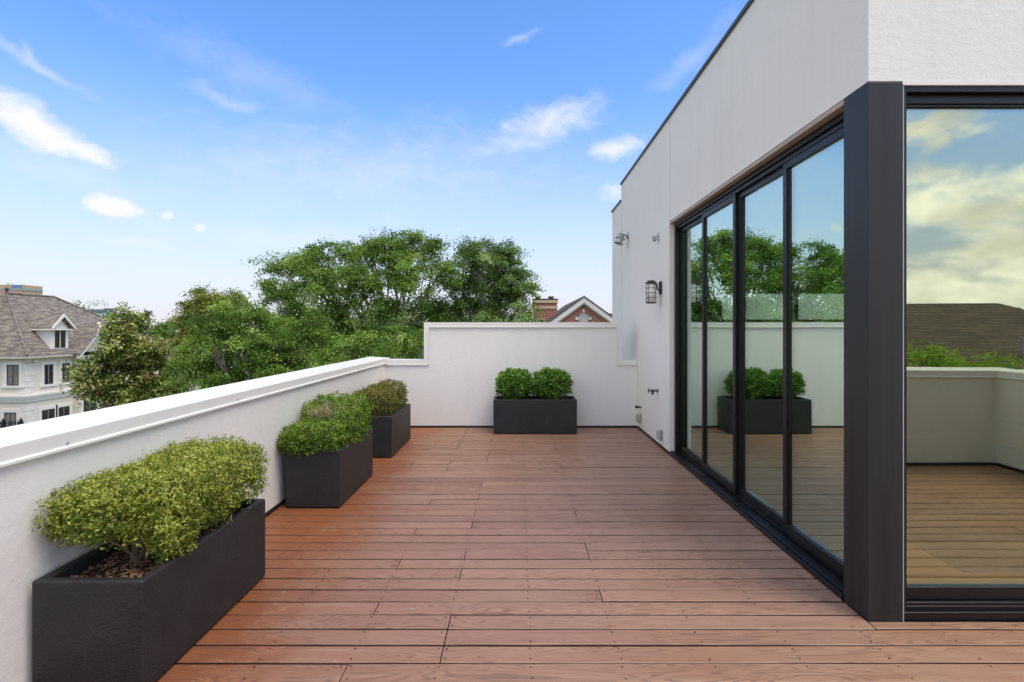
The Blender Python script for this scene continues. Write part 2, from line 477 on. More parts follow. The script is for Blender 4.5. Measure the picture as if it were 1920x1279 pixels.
def far_parapet():
    t = thing('parapet_wall', 'white stucco end wall with a raised middle and stepped coping behind the far planter', 'wall', (0, FY + .15, 0))
    xl, xr, zt, zl = -1.536, 1.675, 1.712, 1.10
    a = .03
    prof = [(LX, GZ), (BX - .002, GZ), (BX - .002, zl - a), (xr - a, zl - a), (xr - a, zt - a), (xl + a, zt - a), (xl + a, zl - a), (LX, zl - a)]
    mb = MB(); mb.prism(prof, 'y', FY, FY + .28); mb.build('wall', M['stucco_far'], t)
    # coping: a band that follows the step, thicker than the wall on both faces
    w = .085
    band = [(LX + .026, zl), (xl, zl), (xl, zt), (xr, zt), (xr, zl), (BX - .004, zl),
            (BX - .004, zl - w), (xr - w, zl - w), (xr - w, zt - w), (xl + w, zt - w), (xl + w, zl - w), (LX + .026, zl - w)]
    mb = MB()
    pairs = [(0, 11), (1, 10), (2, 9), (3, 8), (4, 7), (5, 6)]
    def band_piece(y0, y1, bb):
        for (p, q), (p2, q2) in zip(pairs, pairs[1:]):
            mb.prism([bb[p], bb[p2], bb[q2], bb[q]], 'y', y0, y1)
    band_piece(FY - .014, FY + .294, band)
    # kicked lip along the inner edge
    lw = .012
    inn = [band[11], band[10], band[9], band[8], band[7], band[6]]
    lip = [(LX + .026, zl - w + lw), (xl + w - lw, zl - w + lw), (xl + w - lw, zt - w + lw), (xr - w + lw, zt - w + lw), (xr - w + lw, zl - w + lw), (BX - .004, zl - w + lw)]
    for i in range(5): mb.prism([inn[i], inn[i+1], lip[i+1], lip[i]], 'y', FY - .024, FY - .0145)
    c = mb.build('coping', M['coping'], t)
    mb = MB()   # mitre seams
    mb2 = MB(); mb2.box(LX + .012, BX - .014, FY - .011, FY, -.028, .03); mb2.build('base_flashing', M['flashing'], t)
far_parapet()

def near_parapets():
    t = thing('parapet_wall', 'low white stucco parapet across the near end of the deck, reflected in the front window', 'wall', (2, NY - .15, 0))
    mb = MB(); mb.box(LX, RX + .31, NY - .31, NY, GZ, CT - .045); mb.build('wall', M['stucco'], t)
    mb = MB(); mb.prism(coping_profile(NY, NY - .31, CT, 1), 'x', LX + .03, RX + .32); mb.build('coping', M['coping'], t)
    mb = MB(); mb.box(LX + .012, RX - .012, NY, NY + .011, -.028, .035); mb.build('base_flashing', M['flashing'], t)
    t = thing('parapet_wall', 'short white stucco parapet turning the corner at the right edge of the window reflection', 'wall', (RX + .15, 1.4, 0))
    mb = MB(); mb.box(RX, RX + .31, NY, BY, GZ, CT - .045); mb.build('wall', M['stucco'], t)
    mb = MB(); mb.prism(coping_profile(RX, RX + .31, CT, -1), 'y', NY + .03, BY); mb.build('coping', M['coping'], t)
    mb = MB(); mb.box(RX - .011, RX, NY + .012, BY, -.028, .035); mb.build('base_flashing', M['flashing'], t)
near_parapets()

# ---------------------------------------------------------------- penthouse
PT = 4.31
def penthouse():
    t = thing('penthouse', 'white stucco penthouse with black framed glass doors and a black corner column', 'building', (4, 6, 0))
    D0, D1, DH = 3.17, 6.84, 2.985      # door opening along the side wall
    W1 = 5.1                            # far end of the front window
    mb = MB()
    jt = .003
    # side wall: profile in (y, z)
    mb.prism([(BY, DH), (D1, DH), (D1, GZ), (11.0, GZ), (11.0, 4.0), (10.03, 4.0), (10.03, PT), (BY, PT)], 'x', BX, BX + .26)
    # front wall
    mb.prism([(BX + .26, DH), (W1, DH), (W1, GZ), (8.6, GZ), (8.6, PT), (BX + .26, PT)], 'y', BY, BY + .26)
    # the storeys below, set back a little under the deck edge
    mb.box(BX + .27, 8.5, BY + .27, 10.9, GZ, -.16)
    mb.build('wall', M['stucco'], t)
    mb = MB(); mb.box(8.34, 8.6, BY + .262, 11.0, -.16, PT); mb.box(BX + .262, 4.05, 10.6, 11.0, -.16, 4.0); mb.box(7.2, 8.338, 10.6, 11.0, -.16, 4.0)
    mb.box(4.05, 7.2, 10.6, 11.0, -.16, 1.77); mb.box(4.05, 7.2, 10.6, 11.0, 2.33, 4.0)
    mb.build('back_wall', M['room'], t)
    rw = MB(); rw.box(4.09, 7.15, 10.755, 10.765, 1.79, 2.31)
    fr = MB(); fr.box(4.052, 7.198, 10.70, 10.82, 1.772, 1.789); fr.box(4.052, 7.198, 10.70, 10.82, 2.311, 2.328)
    for x in (4.07, 5.6, 7.18): fr.box(x - .018, x + .018, 10.70, 10.82, 1.7892, 2.3108)
    b = fr.build('ribbon_window', M['black_metal'], t); rw.build('pane', M['clear_glass'], b)
    # control joint (a proud bead either side reads as a fine line)
    jm = plain('joint_grey', (.50, .49, .47), .8)
    MB().box(BX - .0025, BX, D1 - .045, D1 - .039, DH + .01, PT - .05).build('control_joint', jm, t)
    MB().box(BX - .0025, BX, 9.98, 9.986, 1.2, PT - .05).build('control_joint', jm, t)
    # coping on top
    c = MB()
    c.box(BX - .022, BX + .30, BY - .022, 10.05, PT, PT + .035); c.box(BX + .30, 8.62, BY - .022, BY + .30, PT, PT + .035)
    c.box(BX - .022, BX + .30, 10.052, 11.02, 4.0, 4.035); c.box(8.3, 8.62, BY + .30, 11.0, PT, PT + .035)
    c.build('roof_coping', M['dark_coping'], t)
    rf = MB(); rf.box(BX + .26, 8.34, BY + .26, 10.6, 3.3, 3.45); rf.build('roof_slab', M['room'], t)
    fl = MB(); fl.box(BX + .20, 8.34, BY + .12, 10.6, -.15, .012); fl.build('interior_floor', M['floor'], t)
    # black corner column
    cb = MB(); cb.box(BX - .004, 2.124, BY - .004, D0, -.02, DH - .004); cb.build('corner_column', M['column'], t, bevel=.004)
    s = MB(); s.box(2.1245, 2.1305, BY - .0035, BY + .01, -.01, DH - .03); s.build('sealant_bead', M['sealant'], t)
    s = MB(); s.box(2.1245, W1, BY - .003, BY + .04, DH - .022, DH - .001); s.build('head_trim', M['house_trim'], t)
    # ---- sliding doors along the side wall
    sd = MB()
    sd.box(BX - .012, 2.16, D0 + .002, D1 - .002, -.024, .03)       # sill
    sd.box(BX + .012, 2.02, D0 + .002, D1 - .002, .0302, .046)
    sd.box(2.032, 2.048, D0 + .002, D1 - .002, .0302, .062)
    sd.build('door_sill', M['black_metal'], t, bevel=.002, segs=1)
    hd = MB(); hd.box(BX + .062, 2.17, D0 + .002, D1 - .06, DH - .075, DH - .0325); hd.box(BX + .085, 2.17, D0 + .002, D1 - .06, DH - .11, DH - .0755)
    hd.box(BX + .062, 2.17, D1 - .0595, D1 - .003, .0305, DH - .0325)
    hd.build('door_head', M['black_metal'], t, bevel=.003, segs=1)
    so = MB(); so.box(BX + .004, 2.18, D0 + .002, D1 - .002, DH - .032, DH - .0015); so.build('soffit_trim', M['soffit'], t)
    edges = [6.775, 5.89, 4.985, 4.085, D0 + .004]
    for i in range(4):
        ya, yb = edges[i + 1], edges[i]
        xo = 2.026 + (.028 if i % 2 == 0 else 0.)
        p = MB()
        z0, z1 = .064, DH - .112
        st = .056
        p.box(xo, xo + .05, ya + .001, ya + st, z0, z1); p.box(xo, xo + .05, yb - st, yb - .001, z0, z1)
        p.box(xo, xo + .05, ya + st, yb - st, z0, z0 + .075); p.box(xo, xo + .05, ya + st, yb - st, z1 - .05, z1)
        # glazing bead
        for (q, w) in ((ya + st, ya + st + .012), (yb - st - .012, yb - st)): p.box(xo + .010, xo + .042, q, w, z0 + .075, z1 - .05)
        d = p.build('sliding_door', M['black_metal'], t, bevel=.002, segs=1)
        g = MB(); g.box(xo + .02, xo + .032, ya + st + .002, yb - st - .002, z0 + .077, z1 - .052); g.build('pane', M['glass'], d)
        if i == 0:
            h = MB(); h.prism([(0, -.065), (0, .065), (.012, .05), (.028, .0), (.012, -.05)], 'y', 0, .02)
    # ---- front window
    fw = MB()
    x0 = 2.131
    fw.box(x0, W1, BY + .004, BY + .17, -.02, .045); fw.box(x0 + .02, W1, BY + .024, BY + .10, .0455, .07); fw.box(x0 + .02, W1, BY + .03, BY + .05, .0702, .088)
    fw.box(x0, x0 + .022, BY + .006, BY + .17, .0455, DH - .024)
    fw.box(x0 + .0222, W1, BY + .010, BY + .17, DH - .055, DH - .024)
    fw.box(x0 + .0222, W1, BY + .045, BY + .17, DH - .105, DH - .0555)
    fw.build('window_frame', M['black_metal'], t, bevel=.002, segs=1)
    for (a, b) in ((x0 + .024, 3.62), (3.625, W1 - .02)):
        p = MB(); z0, z1 = .089, DH - .107; yo = BY + .055; st = .026
        p.box(a, a + st, yo, yo + .045, z0, z1); p.box(b - st, b, yo, yo + .045, z0, z1)
        p.box(a + st, b - st, yo, yo + .045, z0, z0 + .072); p.box(a + st, b - st, yo, yo + .045, z1 - .012, z1)
        d = p.build('window', M['black_metal'], t, bevel=.002, segs=1)
        g = MB(); g.box(a + st + .001, b - st - .001, yo + .018, yo + .030, z0 + .073, z1 - .013); g.build('pane', M['glass_front'], d)
penthouse()

rg = MB(); rg.box(2.92, 6.6, 3.49, 7.6, .014, .026)
tag(rg.build('rug', M['rug'], bevel=.004), 'dark woven rug on the wooden floor behind the front window', 'rug')

# ---------------------------------------------------------------- fittings on the penthouse wall
def fittings():
    X = BX
    # galvanised bullet spotlight, high at the far end
    y, z = 9.40, 3.25
    t = thing('wall_spotlight', 'small galvanised spotlight angled down, high at the far end of the white penthouse wall', 'light', (X, y, z))
    MB().lathe((X, y, z), (-1, 0, 0), [(0, .065), (.018, .065), (.03, .05)], 20).build('wall_plate', M['galv'], t, True)
    MB().tube([(X - .03, y, z), (X - .075, y, z + .01), (X - .10, y, z - .01)], .014, 8).build('arm', M['galv'], t, True)
    MB().lathe((X - .11, y, z + .035), (-.35, -.12, -1), [(0, .02), (.01, .05), (.08, .055), (.085, .085), (.10, .085), (.105, .05), (.15, .055), (.19, .085), (.195, .08)], 20).build('lamp_head', M['galv'], t, True)
    # little round steel fitting near the door head
    y, z = 7.36, 2.87
    t = thing('wall_bracket', 'small steel round fitting on a short stalk beside the top corner of the doors', 'bracket', (X, y, z))
    MB().box(X - .012, X, y - .02, y + .02, z - .05, z + .07).build('wall_plate', M['galv'], t, bevel=.004)
    MB().tube([(X - .012, y, z + .03), (X - .05, y, z - .01)], .009, 8).build('stalk', M['galv'], t, True)
    MB().lathe((X - .045, y, z - .015), (-.9, -.5, -.25), [(0, .016), (.01, .036), (.024, .042), (.027, .034), (.024, .0)], 18).build('cup', M['galv'], t, True)
    # lantern sconce
    y, z = 7.24, 2.11
    t = thing('wall_lantern', 'dark bronze wall lantern with frosted cylinder and ring cage, left of the doors', 'lantern', (X, y, z))
    MB().box(X - .02, X, y - .055, y + .055, z - .03, z + .14).build('wall_plate', M['bronze'], t, bevel=.004)
    MB().tube([(X - .02, y, z + .02), (X - .05, y, z + .03), (X - .055, y, z + .10), (X - .11, y, z + .115)], .011, 8).build('arm', M['bronze'], t, True)
    MB().prism([(0, 0), (-.05, .02), (-.05, .05), (0, .09)], 'y', y - .012, y + .012)
    cx = X - .135
    MB().lathe((cx, y, z - .145), (0, 0, 1), [(0, .055), (.27, .055)], 24).build('lamp_shade', M['opal'], t, True)
    cg = MB()
    for k in range(5):
        zz = z - .148 + k * .066
        cg.tube([(cx + .074 * math.cos(a), y + .074 * math.sin(a), zz) for a in [2 * math.pi * i / 28 for i in range(29)]], .0038, 6, False)
    for k in range(4):
        a = math.pi / 4 + k * math.pi / 2
        cg.tube([(cx + .074 * math.cos(a), y + .074 * math.sin(a), z - .15), (cx + .074 * math.cos(a), y + .074 * math.sin(a), z + .12)], .0045, 6)
    cg.build('cage', M['bronze'], t, True)
    MB().lathe((cx, y, z + .122), (0, 0, 1), [(0, .076), (.006, .076), (.008, .055), (.03, .05), (.034, .02)], 24).build('cap', M['bronze'], t, True)
    MB().lathe((cx, y, z - .158), (0, 0, 1), [(0, .06), (.012, .06)], 24).build('base_plate', M['bronze'], t, True)
    # hose bib
    y, z = 7.40, .75
    t = thing('hose_tap', 'small dark metal hose tap on the white wall below the lantern', 'tap', (X, y, z))
    MB().lathe((X, y, z), (-1, 0, 0), [(0, .03), (.006, .03), (.008, .014), (.07, .014), (.075, .02), (.10, .02)], 14).build('pipe', M['brass'], t, True)
    MB().tube([(X - .06, y, z), (X - .075, y, z - .03), (X - .075, y, z - .055)], [.015, .016, .018], 10).build('spout', M['brass'], t, True)
    MB().tube([(X - .1, y, z), (X - .125, y, z)], .006, 8).lathe((X - .125, y, z), (-1, 0, 0), [(0, .034), (.01, .034)], 8).build('handle', M['brass'], t, True)
    # black pipe stub in the corner
    y, z = 8.42, .37
    t = thing('pipe_stub', 'short black capped pipe stub poking from the wall in the far right corner', 'pipe', (X, y, z))
    MB().tube([(X, y, z), (X - .075, y, z + .003)], .013, 10).build('pipe', M['black_rubber'], t, True)
    MB().lathe((X - .06, y, z + .003), (-1, 0, 0), [(0, .023), (.028, .023)], 12).build('cap', M['black_rubber'], t, True)
    # weatherproof outlet covers
    for (y, z, lab) in ((8.44, .20, 'grey weatherproof outlet cover in the far right corner, under the black pipe stub'),
                        (7.18, .19, 'grey weatherproof outlet cover low on the white wall next to the glass doors')):
        t = thing('outlet_cover', lab, 'outlet', (X, y, z), 'outlet covers low on the penthouse wall')
        MB().box(X - .014, X, y - .05, y + .05, z - .065, z + .065).build('back_plate', M['outlet'], t, bevel=.004)
        MB().box(X - .072, X - .0142, y - .045, y + .045, z - .062, z + .062).build('hood', M['outlet'], t, bevel=.018, segs=3)
        MB().tube([(X - .03, y - .02, z - .06), (X - .03, y - .02, z - .085)], .006, 8).build('latch', M['black_rubber'], t)
    # lever-like pull seen on the first door
fittings()
fb = MB(); fb.box(BX - .011, BX, 6.845, FY - .013, -.028, .035)
o = fb.build('base_flashing', M['flashing'], bpy.data.objects['penthouse'])

# ---------------------------------------------------------------- planters and shrubs
def planter(x0, x1, y0, y1, h, label, seed):
    t = thing('planter', label, 'planter', ((x0 + x1) / 2, (y0 + y1) / 2, 0), 'charcoal trough planters on the deck')
    me = MB(); w = .045; d = .085
    me.poly([(x0,y0,.008),(x1,y0,.008),(x1,y1,.008),(x0,y1,.008),(x0,y0,h),(x1,y0,h),(x1,y1,h),(x0,y1,h),
             (x0+w,y0+w,h),(x1-w,y0+w,h),(x1-w,y1-w,h),(x0+w,y1-w,h),(x0+w,y0+w,h-d),(x1-w,y0+w,h-d),(x1-w,y1-w,h-d),(x0+w,y1-w,h-d)],
            [(0,3,2,1),(0,1,5,4),(1,2,6,5),(2,3,7,6),(3,0,4,7),(4,5,9,8),(5,6,10,9),(6,7,11,10),(7,4,8,11),
             (8,9,13,12),(9,10,14,13),(10,11,15,14),(11,8,12,15),(12,13,14,15)])
    me.build('trough', M['planter'], t, bevel=.012, segs=3)
    for fx in (x0 + .06, x1 - .06):
        for fy in (y0 + .06, y1 - .06): MB().box(fx - .03, fx + .03, fy - .03, fy + .03, .0005, .0078).build('foot', M['black_rubber'], t)
    r = random.Random(seed)
    so = MB(); nx, ny = 14, 26
    zs = [[h - .062 + r.uniform(-.008, .010) for _ in range(ny + 1)] for _ in range(nx + 1)]
    P = lambda i, j: (x0 + w + .002 + (x1 - x0 - 2*w - .004) * i / nx, y0 + w + .002 + (y1 - y0 - 2*w - .004) * j / ny, zs[i][j])
    for i in range(nx):
        for j in range(ny): so.face([P(i, j), P(i+1, j), P(i+1, j+1), P(i, j+1)])
    so.build('soil', M['soil'], t)
    mu = MB()
    for _ in range(900):
        cx, cy = r.uniform(x0 + w + .02, x1 - w - .02), r.uniform(y0 + w + .02, y1 - w - .02)
        a = r.uniform(0, 6.3); l = r.uniform(.006, .02); b = l * r.uniform(.3, .6); tz = r.uniform(-.4, .4)
        zc = h - .052 + r.uniform(-.004, .008)
        u = (math.cos(a), math.sin(a)); v = (-u[1], u[0])
        mu.face([(cx + u[0]*l*p + v[0]*b*q, cy + u[1]*l*p + v[1]*b*q, zc + tz*l*p + .3*b*q) for p, q in ((-1, -.6), (-.2, -1), (1, -.4), (.7, .8), (-.8, .7))])
    m_ = mu.build('mulch', M['mulch'], t); m_['kind'] = 'stuff'
    return t

def shrub(label, blobs, root, zsoil, mat, n, L, W, seed, group='clipped shrubs in the planters', shell=.78, extra=None, power=5., dry=None, bare=0.):
    """blobs: (cx, cy, cz, rx, ry, rz) rounded boxes whose skins carry the leaves"""
    r = np.random.default_rng(seed); rr = random.Random(seed)
    t = thing('shrub', label, 'shrub', (root[0][0], root[0][1], zsoil), group)
    B = np.array(blobs); vol = B[:, 3] * B[:, 4] + B[:, 4] * B[:, 5] + B[:, 3] * B[:, 5]
    idx = r.choice(len(B), n * 2, p=vol / vol.sum()); b = B[idx]
    d = unit(r, n * 2)
    k = (np.abs(d) ** power).sum(1) ** (-1. / power)
    q = np.where(r.random(n * 2) < shell, r.uniform(.86, 1.06, n * 2), r.uniform(.25, .95, n * 2))
    lump = 1 + .10 * np.sin(d[:, 0] * 9 + idx) * np.sin(d[:, 1] * 8 + 2) + .07 * np.sin(d[:, 2] * 11 + d[:, 0] * 7)
    c = b[:, :3] + d * k[:, None] * (q * lump)[:, None] * b[:, 3:6]
    # fewer leaves on the underside and none in the soil
    inside = np.zeros(len(c), bool)
    for j in range(len(B)):
        e = (np.abs((c - B[j, :3]) / (B[j, 3:6] * .8)) ** power).sum(1)
        inside |= (e < 1) & (idx != j)
    keep = (~inside) & (c[:, 2] > zsoil + .03) & ((d[:, 2] > -.55) | (r.random(len(c)) < .35))
    c, d = c[keep][:n], d[keep][:n]; N = len(c)
    # leaves gather on short sprigs
    spr = max(1, N // 7); sc = c[r.integers(0, N, spr)]; 
    pick = r.integers(0, spr, N)
    c = sc[pick] + r.normal(size=(N, 3)) * .012; nd = d * 0
    cen = B[:, :3]; near = np.argmin(((c[:, None] - cen[None]) ** 2).sum(2), axis=1)
    nd = (c - cen[near]) / B[near, 3:6]; nd /= np.linalg.norm(nd, axis=1, keepdims=True) + 1e-6
    nrm = nd * .55 + np.array([0, 0, .55]) + r.normal(size=(N, 3)) * .7
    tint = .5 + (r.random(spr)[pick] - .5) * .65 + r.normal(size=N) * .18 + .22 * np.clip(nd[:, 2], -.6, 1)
    leaf_cloud('foliage', c, nrm, L, W, mat, t, tint, seed)
    st = MB()
    for rt in root:
        for _ in range(10):
            g = sc[rr.randrange(spr)]
            p0 = Vector((rt[0] + rr.uniform(-.05, .05), rt[1] + rr.uniform(-.05, .05), zsoil - .03)); p2 = Vector(g)
            cb = cen[np.argmin(((cen - g) ** 2).sum(1))]
            p2 = p2.lerp(Vector(cb), .15)
            p1 = p0.lerp(p2, .42) + Vector((rr.uniform(-.03, .03), rr.uniform(-.03, .03), .05))
            st.tube([p0, p0.lerp(p1, .5) + Vector((0, 0, .02)), p1, p1.lerp(p2, .5), p2], [.0075, .006, .0048, .0035, .002], 5)
    for _ in range(140):
        g = Vector(sc[rr.randrange(spr)]); cb = Vector(cen[np.argmin(((cen - np.array(g)) ** 2).sum(1))])
        st.tube([g.lerp(cb, .55), g.lerp(cb, .2) + Vector((rr.uniform(-.02, .02), rr.uniform(-.02, .02), 0)), g], [.003, .002, .0012], 4)
    st.build('stem', M['stem'], t)
    if dry:
        dm = MB()
        for _ in range(dry[3]):
            p = Vector(dry[:3]) + Vector((rr.gauss(0, .06), rr.gauss(0, .07), rr.uniform(-.06, .0)))
            q = p + Vector((rr.gauss(0, .05), rr.gauss(0, .05), rr.uniform(.02, .09)))
            dm.tube([p, p.lerp(q, .5) + Vector((rr.uniform(-.015, .015), rr.uniform(-.015, .015), 0)), q], [.0028, .002, .001], 4)
        dm.build('dry_twig', plain('dry_twigs', (.30, .26, .13), .8, .2, 20), t)['kind'] = 'stuff'
    return t

M['leaf_olive'] = leaf_mat('leaf_olive', [(0., (.05, .085, .010)), (.3, (.16, .215, .024)), (.6, (.32, .37, .045)), (1., (.54, .55, .11))])
M['leaf_bright'] = leaf_mat('leaf_bright', [(0., (.030, .075, .010)), (.4, (.085, .19, .014)), (.7, (.18, .31, .026)), (1., (.34, .45, .06))])
M['leaf_rust'] = leaf_mat('leaf_rust', [(0., (.04, .062, .012)), (.4, (.095, .125, .022)), (.72, (.19, .195, .03)), (1., (.34, .24, .055))])
M['leaf_box'] = leaf_mat('leaf_box', [(0., (.018, .060, .008)), (.4, (.055, .18, .012)), (.7, (.12, .30, .020)), (1., (.26, .46, .05))])

planter(-2.136, -1.645, 2.335, 3.475, .511, 'nearest charcoal trough planter at the lower left, holding yellow green shrubs and bark mulch', 1)
planter(-2.085, -1.600, 4.776, 5.870, .525, 'middle charcoal trough planter of the left wall row, with bright green shrubs', 2)
planter(-2.065, -1.572, 6.630, 7.790, .520, 'farthest charcoal trough planter of the left wall row, with reddish brown shrubs', 3)
planter(-.382, .893, 8.120, 8.600, .528, 'charcoal trough planter against the far white wall with two round green bushes', 4)

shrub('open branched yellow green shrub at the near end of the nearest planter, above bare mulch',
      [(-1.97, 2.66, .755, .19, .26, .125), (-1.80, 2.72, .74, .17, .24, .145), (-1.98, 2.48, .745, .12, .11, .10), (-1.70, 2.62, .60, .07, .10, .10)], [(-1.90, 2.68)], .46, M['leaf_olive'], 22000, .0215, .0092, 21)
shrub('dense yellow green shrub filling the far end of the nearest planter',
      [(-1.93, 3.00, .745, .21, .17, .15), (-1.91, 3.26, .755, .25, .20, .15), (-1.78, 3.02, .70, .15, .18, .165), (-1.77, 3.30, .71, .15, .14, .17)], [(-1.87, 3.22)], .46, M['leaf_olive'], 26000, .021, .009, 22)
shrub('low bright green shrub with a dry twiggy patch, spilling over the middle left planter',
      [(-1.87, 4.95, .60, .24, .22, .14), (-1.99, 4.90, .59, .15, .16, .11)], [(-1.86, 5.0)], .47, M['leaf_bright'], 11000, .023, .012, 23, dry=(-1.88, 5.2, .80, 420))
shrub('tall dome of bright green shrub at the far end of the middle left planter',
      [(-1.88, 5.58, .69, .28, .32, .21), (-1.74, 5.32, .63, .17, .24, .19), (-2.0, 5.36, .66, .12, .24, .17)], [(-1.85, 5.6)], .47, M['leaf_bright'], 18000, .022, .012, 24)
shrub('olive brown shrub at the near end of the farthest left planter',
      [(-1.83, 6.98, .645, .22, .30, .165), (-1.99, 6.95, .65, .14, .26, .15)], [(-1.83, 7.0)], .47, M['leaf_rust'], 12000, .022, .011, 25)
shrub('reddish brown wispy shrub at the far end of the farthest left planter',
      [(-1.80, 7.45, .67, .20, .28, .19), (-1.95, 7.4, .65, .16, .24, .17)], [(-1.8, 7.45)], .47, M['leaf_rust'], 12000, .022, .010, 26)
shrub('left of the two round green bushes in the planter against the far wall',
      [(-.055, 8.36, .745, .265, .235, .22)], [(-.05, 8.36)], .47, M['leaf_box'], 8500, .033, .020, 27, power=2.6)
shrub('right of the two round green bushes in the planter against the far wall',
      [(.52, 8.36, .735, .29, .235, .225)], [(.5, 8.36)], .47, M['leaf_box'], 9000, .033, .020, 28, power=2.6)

# ---------------------------------------------------------------- trees
def tree(name, label, cat, base, lobes, mat, leaf, per_m2, seed, group=None, spread=.30, per=42, droop=.25, trunk_r=.2, flower=0, twig=True, flat=.55, shellp=3.0, sparse=0.):
    """lobes: (x, y, z, rx, ry, rz). Limbs reach every lobe, twigs reach the leaf clumps."""
    r = np.random.default_rng(seed); rr = random.Random(seed)
    t = thing(name, label, cat, base, group)
    Lb = np.array(lobes, float)
    C = []; T = []; NR = []; tips = []
    for k, (x, y, z, rx, ry, rz) in enumerate(Lb):
        area = 4 * math.pi * (rx * rz + rx * ry + ry * rz) / 3
        nc = max(6, int(area * per_m2 / per))
        d = unit(r, nc)
        rad = r.random(nc) ** (1. / shellp) * np.where(r.random(nc) < .16, 1.28, 1.)
        p = np.array([x, y, z]) + d * (rad * r.uniform(.82, 1.18, nc))[:, None] * np.array([rx, ry, rz])
        bt = .54 + r.normal(size=nc) * .25 + (rr.random() - .5) * .2
        tips.append(p)
        for j in range(nc):
            m = max(8, int(per * r.uniform(.45, 1.5)))
            out = d[j] * np.array([1, 1, .45]) + np.array([0, 0, -droop]); out /= np.linalg.norm(out) + 1e-6
            s = spread * r.uniform(.7, 1.35)
            o = r.normal(size=(m, 3)) * s * np.array([.55, .55, .55 * flat]) + out * (r.uniform(-1.1, 1.25, m) * s)[:, None]
            o[:, 2] -= droop * (np.linalg.norm(o[:, :2], axis=1) ** 2) / (s + 1e-6) * .5
            C.append(p[j] + o); T.append(np.full(m, bt[j]) + r.normal(size=m) * .13)
            NR.append(np.tile(d[j] * .45 + np.array([0, 0, .55]), (m, 1)))
    C = np.vstack(C); T = np.concatenate(T); NR = np.vstack(NR) + r.normal(size=C.shape) * .55
    leaf_cloud('crown', C, NR, leaf, leaf * .46, mat, t, T, seed)
    tr = MB(); bx = Vector(base)
    top = Vector(Lb[:, :3].mean(0)); low = Lb[:, 2].min()
    zf = base[2] + .5 * max(1.5, low - base[2])
    fork = Vector((bx.x * .8 + top.x * .2, bx.y * .8 + top.y * .2, zf))
    tr.tube([bx, bx.lerp(fork, .35) + Vector((.1, 0, 0)), fork], [trunk_r * 1.25, trunk_r * .95, trunk_r * .8], 9)
    for k in range(len(Lb)):
        e = Vector(Lb[k, :3]); ln = (e - fork).length
        mid = fork.lerp(e, .5) + Vector((rr.uniform(-.1, .1), rr.uniform(-.1, .1), .12)) * ln
        q = fork.lerp(mid, .5) + Vector((0, 0, .04 * ln))
        tr.tube([fork, q, mid, mid.lerp(e, .5) + Vector((0, 0, .05 * ln)), e], [trunk_r * .42, trunk_r * .3, trunk_r * .2, trunk_r * .13, trunk_r * .07], 6)
        if twig:
            for p in tips[k][: min(len(tips[k]), 16)]:
                p = Vector(p); s0 = mid.lerp(e, rr.uniform(.3, 1.0)); h = s0.lerp(p, .5) + Vector((rr.uniform(-.08, .08), rr.uniform(-.08, .08), .06)) * (p - s0).length
                tr.tube([s0, h, p], [trunk_r * .13, trunk_r * .08, trunk_r * .03], 4)
    tr.build('trunk', M['trunk'], t)
    if flower:
        ids = r.choice(len(C), flower, replace=False); fc = C[ids] + NR[ids] / np.linalg.norm(NR[ids], axis=1, keepdims=True) * .22
        fc = np.repeat(fc, 6, 0) + r.normal(size=(flower * 6, 3)) * .055
        leaf_cloud('blossom', fc, r.normal(size=fc.shape) + np.array([0, 0, .6]), .19, .13, M['blossom'], t, np.full(len(fc), .5), seed + 1)['kind'] = 'stuff'
    return t

def px_lobes(lst, Y, jitter=.6, squash=.85, seed=0, tight=.86):
    r = random.Random(seed); out = []
    for (px, py, rp) in lst:
        y = Y + r.uniform(-jitter, jitter); x, _, z = at(px, py, y); k = rp / FPX * y * tight
        out.append((x, y, z, k, k * r.uniform(.9, 1.2), k * squash))
    return out

M['leaf_elm'] = leaf_mat('leaf_elm', [(0., (.022, .064, .012)), (.35, (.085, .20, .026)), (.62, (.21, .37, .05)), (1., (.42, .58, .13))], .45)
M['leaf_elm2'] = leaf_mat('leaf_elm_deep', [(0., (.018, .055, .013)), (.35, (.075, .175, .032)), (.65, (.19, .32, .075)), (1., (.38, .53, .18))], .45)
M['leaf_yellow'] = leaf_mat('leaf_yellowish', [(0., (.04, .065, .012)), (.35, (.13, .185, .022)), (.65, (.26, .31, .04)), (1., (.44, .42, .07))], .3)
M['leaf_magnolia'] = leaf_mat('leaf_magnolia', [(0., (.20, .09, .03)), (.08, (.10, .07, .02)), (.13, (.024, .055, .012)), (.36, (.09, .155, .024)), (.58, (.24, .30, .055)), (.8, (.42, .45, .11)), (1., (.50, .48, .16))], .15, .3)
M['leaf_lime'] = leaf_mat('leaf_lime', [(0., (.12, .26, .012)), (.5, (.30, .55, .03)), (1., (.50, .72, .08))], .5)
M['leaf_palm'] = leaf_mat('leaf_palm', [(0., (.03, .06, .015)), (.5, (.06, .11, .025)), (1., (.12, .16, .04))], .2)
M['blossom'] = plain('white_blossom', (.78, .74, .62), .6)

